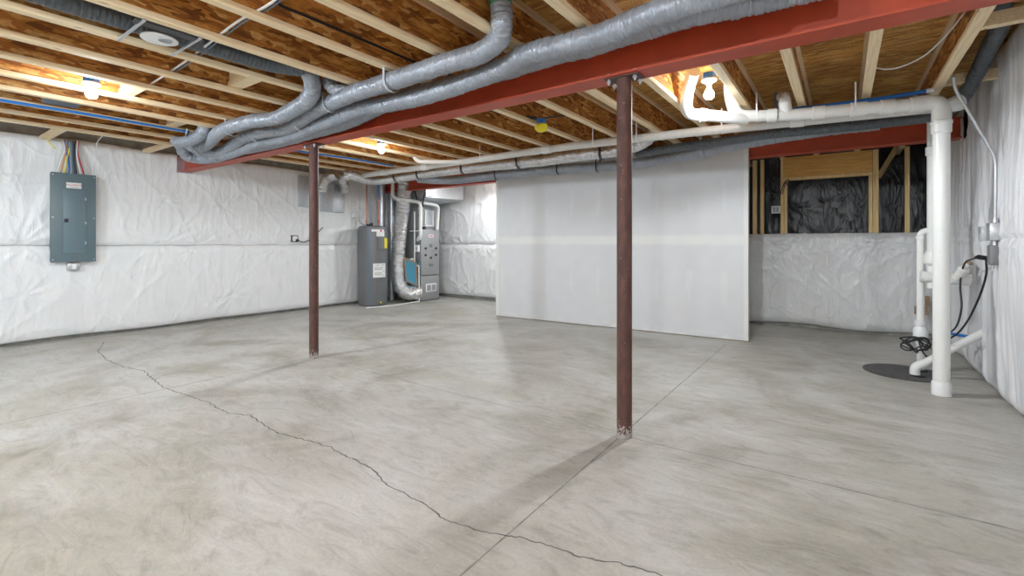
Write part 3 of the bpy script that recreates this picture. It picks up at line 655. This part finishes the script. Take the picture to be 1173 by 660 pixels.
lp += [(.60, 5.66, .22), (.66, 5.66, .15), (.70, 5.68, .13)]
MB().tube(smooth_path(lp, .01), .0065, 6).obj('coil', 'black', t)
MB().tube([(.905, 5.065, 1.10), (.88, 5.13, 1.105), (.87, 5.2, 1.10)], [.017, .020, .010], 12).obj('plug', 'black', t)
MB().tube([(.56, 5.63, .24), (.545, 5.62, .215)], .016, 10).obj('plug', 'black', t)
o = MB().tube([(.80, 5.86, .38), (.92, 5.70, .385)], .014, 10).obj('water_valve', 'blue'); tag(o, 'small blue valve handle low behind the stack pipe', 'valve')
o = MB().box(.60, .72, 6.9, 7.0, .34, .43).box(.66, .74, 6.95, 7.03, .44, .56).obj('wall_bracket', 'card', smooth=False); tag(o, 'brown bracket blocks just left of the stack against the half wall', 'bracket')
o.location.y += .62; o.location.x += .13
# outlet and conduit at the right wall
t = thing('wall_outlet', 'grey weatherproof outlet boxes with clear cover on the right insulated wall', 'outlet', (.93, 5.0, 1.2))
MB().box(.905, .965, 4.94, 5.03, 1.05, 1.20, .006).obj('lower_box', 'furnd', t)
MB().box(.895, .965, 4.90, 5.00, 1.235, 1.37, .008).obj('upper_box', 'zinc', t)
MB().box(.87, .93, 5.00, 5.10, 1.235, 1.345, .006).obj('clear_cover', 'clear', t)
MB().tube([(.935, 4.95, 1.365), (.935, 4.95, 1.40)], .018, 12).obj('fitting', 'zinc', t); MB().tube([(.935, 4.96, 1.19), (.935, 4.96, 1.24)], .016, 12).obj('fitting', 'zinc', t)
o = MB().tube(bend_path([(.935, 4.95, 1.38), (.935, 4.93, 1.85), (.70, 4.86, 2.40), (.685, 4.80, 2.475)], .07), .011, 12).obj('conduit', 'zinc'); tag(o, 'thin grey metal conduit running from the joist down to the right wall outlet', 'conduit')

# ------------------------------------------------------------------ electric panel
t = thing('breaker_panel', 'tall blue grey breaker panel on the left insulated wall', 'electrical panel', (-7.8, 1.56, .99))
px = -7.80
MB().box(-7.96, px-.012, 1.365, 1.765, .99, 2.07, .004).obj('cabinet', 'panel', t)
pc = MB().box(px-.012, px, 1.355, 1.775, .98, 2.08, .004).obj('cover', 'panel', t)
pd = MB().box(px, px+.008, 1.465, 1.675, 1.09, 1.87, .003).obj('door', 'panel2', t)
MB().box(px+.008, px+.02, 1.475, 1.51, 1.47, 1.515, .003).obj('latch', 'black', pd)
for z in (1.2, 1.45, 1.75): MB().box(px+.006, px+.011, 1.668, 1.68, z, z+.035).obj('hinge', 'zinc', pd, smooth=False)
for y in (1.375, 1.755):
    for z in (1.01, 1.53, 2.05): MB().cyl((px, y, z), (px+.005, y, z), .008, 10).obj('screw', 'zinc', pc)
lb = MB().box(px, px+.003, 1.495, 1.635, 1.895, 1.965).obj('label', 'paper', t, smooth=False)
lettering('lettering', 'ALLIANCE', .031, 'redink', lb, Matrix.Translation((px+.004, 1.565, 1.936)) @ FACE_PX)
MB().box(px+.003, px+.0035, 1.53, 1.60, 1.906, 1.912).obj('fine_print', 'greyink', lb, smooth=False)
t = thing('receptacle', 'small grey outlet box with white face under the breaker panel', 'outlet', (-7.86, 1.57, .9))
MB().box(-7.93, -7.85, 1.515, 1.63, .875, .965, .004).obj('box', 'zinc', t)
MB().box(-7.85, -7.845, 1.56, 1.60, .885, .955, .002).obj('face', 'white', t)
o = MB().cyl((-7.86, 1.56, 2.06), (-7.86, 1.545, 2.49), .032, 20).obj('riser_conduit', 'bluefilm'); tag(o, 'fat blue grey conduit rising from the breaker panel top', 'conduit')
cs = [('yellow', 'yellow', -.07, -.02), ('blue', 'blue', -.03, -.05), ('orange', 'orange', -.10, -.045), ('white', 'white', .07, .05), ('red', 'redink', .10, .055), ('black', 'black', .035, .03), ('pale', 'paper', -.13, -.06)]
for nm, mt, a, c in cs:
    o = MB().tube(smooth_path([(-7.85, 1.56+a*1.1, 2.07), (-7.84, 1.56+a, 2.12), (-7.83, 1.55+a*.5+c*.4, 2.26), (-7.84, 1.55+c, 2.38), (-7.86, 1.55+c*1.3, 2.50)], .02), .007, 8).obj('panel_cable', mt)
    tag(o, '%s cable fanning out of the breaker panel top beside the conduit' % nm, 'cable', 'cables above the breaker panel')
for y, mt, nm in ((1.30, 'yellow', 'yellow'), (1.75, 'white', 'white')):
    o = MB().tube(smooth_path([(-7.8, y+.1, 2.36), (-7.75, y+.02, 2.45), (-7.5, y, 2.52), (-7.1, y-.02, 2.53)], .02), .006, 8).obj('loose_cable', mt); tag(o, 'loose %s cable end dangling by the joists above the breaker panel' % nm, 'cable')
t = thing('receptacle', 'dark outlet box with plugged cord on the left wall beside the far column', 'outlet', (-7.88, 4.47, 1.3))
MB().box(-7.92, -7.885, 4.42, 4.54, 1.23, 1.35, .004).obj('box', 'black', t)
MB().box(-7.885, -7.878, 4.435, 4.525, 1.245, 1.335, .003).obj('face', 'white', t)
MB().box(-7.878, -7.84, 4.49, 4.53, 1.24, 1.28, .005).obj('plug', 'black', t)
o = MB().tube(smooth_path([(-7.86, 4.52, 1.26), (-7.85, 4.62, 1.23), (-7.84, 4.75, 1.27), (-7.84, 4.88, 1.28), (-7.84, 4.90, 1.25), (-7.84, 4.75, 1.25), (-7.85, 4.85, 1.36), (-7.85, 5.0, 1.5)], .02), .008, 6).obj('tangled_cord', 'black'); tag(o, 'black tangled cord on the left wall behind the far column', 'cord')

# wall ducts on left wall
for y0, y1, z0, z1, l in ((4.55, 4.78, 1.86, 2.42, 'narrow flat galvanised wall duct left of the far column'), (4.98, 5.47, 1.80, 2.33, 'wide flat galvanised wall duct right of the far column')):
    t = thing('wall_duct', l, 'duct', (-7.88, (y0+y1)/2, z0))
    MB().box(-7.99, -7.86, y0, y1, z0, z1, .003).obj('duct_body', 'galv', t)
    MB().box(-7.86, -7.852, y0-.01, y1+.01, z1-.03, z1).box(-7.86, -7.855, (y0+y1)/2-.004, (y0+y1)/2+.004, z0, z1-.03).obj('seam', 'zinc', t, smooth=False)
duct([(-7.74, 4.92, 2.14), (-7.74, 4.95, 2.30), (-7.70, 5.02, 2.42), (-7.5, 5.08, 2.45)], .085, 'foil', 'crumpled foil duct elbow right behind the far column', seed=20, wr=.14, ring=.03)
duct([(-7.74, 5.40, 2.16), (-7.74, 5.38, 2.30), (-7.68, 5.30, 2.42), (-7.45, 5.25, 2.45)], .085, 'foil', 'crumpled foil duct elbow above the wide flat wall duct', seed=22, wr=.14, ring=.03)

# ------------------------------------------------------------------ water heater
hx, hy = -7.53, 5.88
t = thing('water_heater', 'tall dark grey cylindrical water heater beside the furnace', 'water heater', (hx, hy, 0))
MB().lathe([(.25, 0), (.275, .012), (.278, .03), (.278, 1.50), (.274, 1.525), (.25, 1.54), (.02, 1.555), (.001, 1.555)], (hx, hy, 0), 56).obj('tank', 'heater', t)
def on_tank(a, w, z0, z1, mat, name, th=.004, n=6):
    b = MB(); vs = []
    for k in range(n+1):
        g = a-w/2+w*k/n
        for rr, z in ((.279, z0), (.279, z1), (.279+th, z1), (.279+th, z0)): vs.append((hx+rr*math.cos(g), hy+rr*math.sin(g), z))
    b.add(vs, [(4*k+i, 4*k+(i+1) % 4, 4*k+4+(i+1) % 4, 4*k+4+i) for k in range(n) for i in range(4)]+[(3,2,1,0), tuple(4*n+i for i in range(4))])
    return b.obj(name, mat, t)
FA = math.atan2(-hy, -hx)  # toward the camera
on_tank(FA+.54, .62, 1.34, 1.44, 'paper', 'top_label'); on_tank(FA+.48, .96, .55, .82, 'paper', 'rating_label', n=10)
for z, a_, w_ in ((.78, .30, .3), (.78, .70, .25), (.73, .40, .6), (.70, .38, .55), (.66, .80, .12), (.63, .36, .5), (.60, .36, .5), (.58, .78, .1)): on_tank(FA+a_, w_, z, z+.012, 'greyink', 'label_print', .0048)
on_tank(FA+1.08, .42, 1.11, 1.31, 'yellow', 'energy_label'); on_tank(FA+.56, .50, 1.08, 1.30, 'heater', 'access_panel', .014); on_tank(FA+.56, .50, .22, .44, 'heater', 'access_panel', .014)
on_tank(FA-.30, .16, .02, 1.50, 'bluefilm', 'film_strip', .002, 3); on_tank(FA+.35, .9, 1.43, 1.475, 'white', 'brand_band', .003); on_tank(FA+.55, .13, 1.43, 1.47, 'redink', 'emblem', .006)
MB().cyl((hx+.11, hy-.12, 1.53), (hx+.11, hy-.12, 1.60), .03, 12).obj('top_fitting', 'black', t)
MB().cyl((hx-.02, hy-.1, 1.54), (hx-.02, hy-.1, 1.585), .04, 12).obj('top_fitting', 'black', t)
MB().tube([(hx+.26*math.cos(FA+.5), hy+.26*math.sin(FA+.5), .07), (hx+.31*math.cos(FA+.5), hy+.31*math.sin(FA+.5), .07)], .014, 12).obj('drain_valve', 'yellow', t)
for x, y, n, l in ((-7.70, 5.86, 'copper', 'copper water pipe rising from the left of the water heater top'), (-7.42, 5.93, 'copper', 'copper water pipe with blue upper end above the water heater')):
    b = MB().tube([(x, y, 1.545), (x, y, 2.44)], .011, 12); b.tube([(x, y, 1.62), (x, y, 1.66)], .016, 12)
    o = b.obj('water_pipe', n); tag(o, l, 'pipe')
    if x > -7.5: MB().tube([(x, y, 2.10), (x, y, 2.43)], .013, 12).obj('blue_end', 'blue', o); MB().box(x-.04, x+.04, y-.012, y+.012, 2.03, 2.05).obj('valve_handle', 'zinc', o)
t = thing('junction_box', 'small white electrical box on the wall left above the water heater', 'junction box', (-7.85, 5.72, 1.72))
MB().box(-7.93, -7.84, 5.67, 5.79, 1.72, 1.83, .008).obj('box', 'white', t)
MB().tube(smooth_path([(-7.84, 5.75, 1.73), (-7.82, 5.78, 1.64), (-7.75, 5.80, 1.58), (-7.68, 5.80, 1.56)], .02), .014, 8).obj('whip', 'zinc', t)

# ------------------------------------------------------------------ furnace
t = thing('furnace', 'grey upright furnace cabinet in the far left corner', 'furnace', (-7.43, 6.98, 0))
MB().box(-7.84, -7.08, 6.71, 7.25, .0, .53, .006).obj('base_cabinet', 'furnd', t)
MB().box(-7.08, -7.065, 6.715, 7.245, .03, .525, .004).obj('return_panel', 'furn', t)
MB().box(-7.84, -7.085, 6.71, 7.25, .535, 1.505, .006).obj('cabinet', 'furnd', t)
fd = MB().box(-7.085, -7.06, 6.72, 7.24, .545, 1.50, .006).obj('front_door', 'furn', t)
fg = MB().box(-7.065, -7.058, 6.85, 7.16, .19, .36, .003).obj('filter_grille', 'white', t)
MB().box(-7.058, -7.055, 6.88, 6.99, .215, .335).box(-7.058, -7.055, 7.02, 7.13, .215, .335).obj('grille_slots', 'greyink', fg, smooth=False)
for y, z in ((6.84, 1.10), (7.14, 1.10), (6.84, .96), (7.14, .96), (6.99, .90)): MB().cyl((-7.06, y, z), (-7.045, y, z), .024, 16).obj('vent_hole', 'darkhole', fd)
MB().box(-7.06, -7.057, 6.93, 7.07, 1.33, 1.39).obj('nameplate', 'paper', fd, smooth=False)
MB().box(-7.057, -7.056, 6.95, 7.05, 1.35, 1.37).obj('nameplate_print', 'redink', fd, smooth=False)
MB().box(-7.06, -7.055, 6.80, 7.20, 1.04, 1.045).box(-7.06, -7.055, 6.94, 7.05, .72, .78).box(-7.06, -7.055, 6.95, 7.03, 1.12, 1.19).obj('pressed_seam', 'furnd', fd, smooth=False)
MB().box(-7.80, -7.12, 6.74, 7.22, 1.505, 2.03, .004).obj('coil_cabinet', 'furn', t)
MB().box(-7.119, -7.114, 6.86, 7.12, 1.58, 1.90).obj('coil_panel', 'galv', t, smooth=False)
MB().box(-7.116, -7.09, 6.86, 6.89, 1.58, 1.9).box(-7.116, -7.09, 7.09, 7.12, 1.58, 1.9).box(-7.116, -7.09, 6.86, 7.12, 1.56, 1.59).obj('coil_trim', 'white', t, smooth=False)
MB().cyl((-7.12, 6.80, 1.52), (-7.03, 6.80, 1.52), .03, 14).obj('inducer_port', 'darkhole', t)
p = thing('supply_plenum', 'galvanised flared supply plenum above the furnace', 'duct', (-7.3, 7.0, 2.03))
b = MB(); q0 = [(-7.80, 6.74), (-7.12, 6.74), (-7.12, 7.22), (-7.80, 7.22)]; q1 = [(-7.80, 6.60), (-6.80, 6.60), (-6.60, 7.50), (-7.80, 7.50)]
b.add([(x, y, 2.03) for x, y in q0]+[(x, y, 2.13) for x, y in q1]+[(x, y, 2.46) for x, y in q1], [(0,3,2,1), (0,1,5,4), (1,2,6,5), (2,3,7,6), (3,0,4,7), (4,5,9,8), (5,6,10,9), (6,7,11,10), (7,4,8,11), (8,9,10,11)])
b.obj('plenum_body', 'galv', p, smooth=False)
for z in (2.125, 2.44): MB().box(-7.80, -6.62, 6.595, 6.603, z, z+.012).obj('flange', 'zinc', p, smooth=False)
duct([(-7.245, 6.45, 2.45), (-7.271, 6.45, 2.215), (-7.35, 6.45, 1.72), (-7.429, 6.45, 1.184), (-7.456, 6.45, .825), (-7.46, 6.45, .56), (-7.42, 6.45, .38), (-7.32, 6.46, .25), (-7.20, 6.52, .19), (-7.14, 6.60, .185), (-7.13, 6.70, .185)], .145, 'foil', 'large crinkled foil return duct curving down into the furnace base', seed=30, wr=.13, ring=.05, depth=.06)
for x, y, l in ((-7.80, 6.32, 'shiny round galvanised duct riser directly behind the water heater'), (-7.86, 6.62, 'second galvanised round riser between the water heater and the foil duct')):
    b = MB().cyl((x, y, .0), (x, y, 2.45), .072, 24); b.tube([(x, y, 1.2), (x, y, 1.24)], .075, 24); o = b.obj('round_duct', 'galv'); tag(o, l, 'duct')
def pipe(pts, r, mat, lab, name, R=.06, cat='pipe'):
    o = MB().tube(bend_path(pts, R), r, 16).obj(name, mat); tag(o, lab, cat); return o
t = thing('exhaust_pipe', 'white furnace vent pipe stepping right and down to the furnace side', 'pipe', (-7.2, 6.4, 1.3))
E1 = [(-7.387, 6.25, 2.43), (-7.387, 6.25, 2.12), (-6.85, 6.50, 2.02), (-6.85, 6.50, 1.34), (-7.06, 6.62, 1.27), (-7.15, 6.705, 1.27)]
MB().tube(bend_path(E1, .09), .033, 18).obj('pipe', 'pvc', t)
for k in (1, 2, 3):
    b = MB(); p_ = V(E1[k]); d = (V(E1[k+1])-p_).normalized(); coupling(b, p_+d*.11, d, .033, .03); b.obj('coupling', 'pvc', t)
pipe([(-6.95, 6.62, 2.03), (-6.93, 7.0, 2.01), (-6.96, 7.12, 1.97), (-7.02, 7.14, 1.50)], .032, 'pvc', 'white intake pipe bending down onto the right of the furnace top', 'intake_pipe', .07)
pipe([(-7.152, 6.62, 1.86), (-7.152, 6.62, .75), (-7.05, 6.64, .75), (-7.05, 6.66, .02), (-6.98, 5.95, .018), (-7.13, 5.42, .018)], .012, 'pvc', 'thin white condensate line down the furnace and along the floor to the heater', 'condensate_line', .03)
pipe([(-7.30, 6.64, 1.46), (-7.06, 6.64, 1.46)], .012, 'pvc', 'short horizontal white tube crossing the furnace side', 'condensate_branch', .03)
pipe([(-7.146, 6.55, 2.44), (-7.044, 6.55, 2.205), (-7.0, 6.6, 1.93), (-7.10, 6.735, 1.80)], .013, 'black', 'left black insulated refrigerant line hanging above the furnace', 'refrigerant_line', .15)
pipe([(-6.70, 6.52, 2.44), (-6.76, 6.52, 2.186), (-6.96, 6.62, 1.80), (-7.10, 6.735, 1.74)], .013, 'black', 'right black insulated refrigerant line hanging above the furnace', 'refrigerant_line', .15)
o = MB().cyl((-7.10, 6.72, 1.75), (-7.05, 6.66, 1.79), .028, 12).obj('refrigerant_fitting', 'black'); tag(o, 'small round black fitting where the refrigerant lines enter the coil', 'fitting')
t = thing('disconnect_box', 'small white box on the side of the furnace under the vent elbow', 'switch', (-7.1, 6.69, 1.0))
MB().box(-7.18, -7.09, 6.66, 6.71, 1.03, 1.17, .005).obj('box', 'white', t); MB().box(-7.15, -7.12, 6.655, 6.66, 1.07, 1.13).obj('switch', 'greyink', t, smooth=False)
t = thing('air_filter', 'blue pleated air filter in a brown cardboard frame leaning by the furnace', 'filter', (-7.2, 6.6, .35))
c = V((-7.20, 6.57, .62)); ux = V((.60, .35, 0)).normalized()*.115; uz = V((0, -.10, 1)).normalized()*.235; un = ux.cross(uz).normalized()
sk = V((0, 0, -.05))
MB().obox(c, ux+sk*.9, uz, un*.012).obj('pleats', 'filter', t, smooth=False)
fb = MB(); e = ux+sk*.9
for s_ in (-1, 1): fb.obox(c+e*s_, e.normalized()*.014, uz, un*.018); fb.obox(c+uz*s_, e, uz.normalized()*.014, un*.018)
fb.obj('frame', 'card', t, smooth=False)
o = MB().obox((-7.36, 6.66, .86), (.10, 0, .02), (0, .03, 0), (0, 0, .02)).obj('filter_slot_door', 'white', smooth=False); tag(o, 'small white slot door above the blue filter on the furnace side', 'panel')
o = MB().box(-7.30, -7.085, 6.675, 6.705, .30, .80).obj('filter_medium', 'filter', smooth=False); tag(o, 'second blue filter behind the leaning one, in the furnace side slot', 'filter')

# ------------------------------------------------------------------ ceiling electrics
def downlight(x, y, zb, watt):
    # the down-facing output of the same LED bulb (LED bulbs throw most light away from their base)
    l = bpy.data.lights.new('bulb_light', 'SPOT'); l.energy = watt; l.spot_size = math.radians(172); l.spot_blend = .35; l.shadow_soft_size = .03; l.color = (.90, .96, 1.0)
    o = bpy.data.objects.new('bulb_light', l); C.objects.link(o); o.location = (x, y, zb-.075)
def lampholder(lab, x, y, ztop, zb, mat_b='bulb', box='bluebox', lit=55, grp='bare bulb ceiling lights'):
    if mat_b == 'bulb': downlight(x, y, zb, lit)
    t = thing('ceiling_light', lab, 'light', (x, y, ztop), grp)
    MB().lathe([(.045, ztop+.055), (.052, ztop+.053), (.052, ztop+.002), (.045, ztop)], (x, y, 0), 8).obj('junction_box', box, t, smooth=False)
    lh = MB().lathe([(.06, ztop+.001), (.062, ztop-.006), (.056, ztop-.016), (.03, ztop-.026), (.022, ztop-.045), (.020, ztop-.046)], (x, y, 0), 28); lh = lh.obj('lampholder', 'white', t)
    MB().lathe([(.014, zb+.062), (.016, zb+.047), (.028, zb+.032), (.038, zb+.010), (.040, zb-.006), (.034, zb-.026), (.020, zb-.037), (.001, zb-.040)], (x, y, 0), 24).obj('bulb', mat_b, lh)
    return t
lampholder('lit bare bulb on a white lampholder at the far left of the ceiling', -4.91, 1.09, 2.50, 2.415)
lampholder('lit bare bulb on a white lampholder between the beams, left of centre', -4.86, 3.93, 2.50, 2.415)
lampholder('lit bare bulb on a blue box beside the white upturned drain elbows', -.91, 4.13, 2.585, 2.46, lit=80)
lampholder('added unseen cool fill bulb behind the camera on the left side of the room', -5.4, -1.3, 2.50, 2.415, 'fill_cool')  # added out of view, gives the left floor its cool daylight tint
lampholder('added unseen fill bulb behind the camera near the middle of the room', -2.4, -1.5, 2.50, 2.415, 'fill_rear')  # added fill light out of view, lifts the overall brightness
lampholder('added unseen fill bulb behind the camera near the right wall', -.05, -1.2, 2.50, 2.415, 'fill_rear')  # unseen fill added to brighten the right wall and beam
lampholder('unseen lit bulb added behind the red far beam in the furnace corner', -5.4, 7.0, 2.50, 2.415, lit=60)  # unseen bulb, inferred from the bright corner wall and added to light it
t = thing('covered_light', 'unlit ceiling light with blue box and bright yellow cover', 'light', (-2.54, 4.1, 2.40))
MB().lathe([(.04, 2.50), (.05, 2.495), (.05, 2.45), (.045, 2.445)], (-2.54, 4.1, 0), 8).obj('junction_box', 'blue', t, smooth=False)
MB().lathe([(.04, 2.448), (.064, 2.44), (.07, 2.42), (.066, 2.395), (.045, 2.372), (.015, 2.362), (.001, 2.361)], (-2.54, 4.1, 0), 24).obj('cover', 'yellow', t)
MB().tube([(-2.70, 4.05, 2.52), (-2.54, 4.1, 2.505), (-2.28, 4.16, 2.51)], .008, 8).obj('mounting_bar', 'black', t)
t = thing('recessed_light', 'white recessed light ring on metal hanger bars between two joists', 'light', (-3.42, 1.08, 2.45))
MB().lathe([(.09, 2.470), (.095, 2.465), (.095, 2.458), (.07, 2.455), (.001, 2.455)], (-3.40, 1.07, 0), 32).obj('ring', 'white', t)
MB().lathe([(.035, 2.456), (.035, 2.449), (.001, 2.449)], (-3.37, 1.09, 0), 20).obj('socket_hole', 'greyink', t)
for y in (.93, 1.21): MB().bar((-3.63, y, 2.463), (-3.17, y, 2.463), .014, .010).obj('hanger_bar', 'zinc', t, smooth=False)
MB().box(-3.27, -3.20, .90, 1.24, 2.462, 2.472).obj('bracket', 'darkhole', t, smooth=False)
def cable(pts, r, mat, lab, cat='cable', name='ceiling_cable'):
    o = MB().tube(smooth_path(pts, .04), r, 8).obj(name, mat); tag(o, lab, cat)
cable([(-1.75, 1.20, 2.60), (-2.42, 1.29, 2.52), (-2.925, 1.297, 2.52), (-3.7, 1.355, 2.52), (-4.2, 1.38, 2.52), (-4.75, 1.40, 2.52)], .007, 'white', 'white cable pair crossing the joists above the left half of the room')
cable([(-1.75, 1.225, 2.60), (-2.42, 1.312, 2.52), (-2.925, 1.322, 2.52), (-3.7, 1.38, 2.515), (-4.2, 1.405, 2.52)], .006, 'bluefilm', 'blue grey cable crossing the joists next to the white one')
cable([(-2.62, 1.36, 2.62), (-2.66, 1.42, 2.60), (-2.66, 1.6, 2.60), (-2.66, 2.0, 2.60), (-2.66, 2.5, 2.60), (-2.62, 2.9, 2.60)], .009, 'black', 'dark cable stapled along a joist web above the duct bundle')
cable([(-5.95, -1.5, 2.456), (-5.95, .7, 2.456), (-5.93, 1.3, 2.456), (-5.95, 2.15, 2.456)], .013, 'blue', 'long blue water tube under the joists at the far left', 'pipe', 'water_tube')
cable([(-6.0, 3.1, 2.456), (-5.98, 3.6, 2.456), (-5.90, 4.2, 2.456), (-5.90, 5.0, 2.456)], .013, 'blue', 'blue water tube under the joists beyond the far column', 'pipe', 'water_tube')
cable([(-.56, 4.98, 2.45), (.157, 5.06, 2.45), (.57, 5.04, 2.452)], .018, 'blue', 'blue water tube lying over the thick white drain pipe at right', 'pipe', 'water_tube')
o = MB().tube([(.555, 5.04, 2.452), (.60, 5.04, 2.452)], .02, 12).obj('tube_end', 'white'); tag(o, 'white end cap of the blue water tube by the last joist', 'fitting')
cable([(.17, 4.35, 2.52), (.30, 4.35, 2.48), (.45, 4.25, 2.50), (.55, 4.05, 2.56), (.615, 3.95, 2.64)], .005, 'white', 'thin white cable drooping between two joists at upper right')
cable([(-4.85, 1.20, 2.60), (-5.0, 1.15, 2.56), (-5.1, 1.1, 2.56)], .007, 'white', 'short cable feeding the far left ceiling bulb')
o = MB().box(-5.88, -5.66, .96, 1.20, 2.48, 2.58, .01).obj('vent_boot', 'duct_dark'); tag(o, 'dark square vent boot in the joist bay just left of the lit bulb', 'duct')
cable([(-2.95, 3.55, 2.55), (-2.82, 3.8, 2.54), (-2.70, 3.98, 2.53), (-2.58, 4.08, 2.52)], .008, 'black', 'dark cable leading to the yellow covered light')
for x, y in ((.045, 4.60), (-.45, 4.98)):
    pass
o = MB().lathe([(.022, 2.50), (.022, 2.60), (.016, 2.605), (.016, 2.66)], (-.52, 5.12, 0), 16).obj('pipe_stub', 'furnd'); tag(o, 'small grey pipe stub poking up beside the white wye fitting', 'pipe')

# ------------------------------------------------------------------ camera and light
cam = bpy.data.cameras.new('camera'); co = bpy.data.objects.new('camera', cam); C.objects.link(co)
cam.sensor_width = 36; cam.lens = 533/1173*36; cam.shift_y = -52/1173; cam.clip_start = .05
co.location = (0, 0, 1.22); co.rotation_euler = (PI/2, 0, math.radians(35.38))
sc = bpy.context.scene; sc.camera = co
w = bpy.data.worlds.new('world'); sc.world = w; w.use_nodes = True
w.node_tree.nodes['Background'].inputs[0].default_value = (.6, .7, .8, 1); w.node_tree.nodes['Background'].inputs[1].default_value = .3
sc.view_settings.view_transform = 'Standard'; sc.view_settings.look = 'None'; sc.view_settings.gamma = 1; sc.view_settings.use_curve_mapping = False
sc.view_settings.exposure = .30
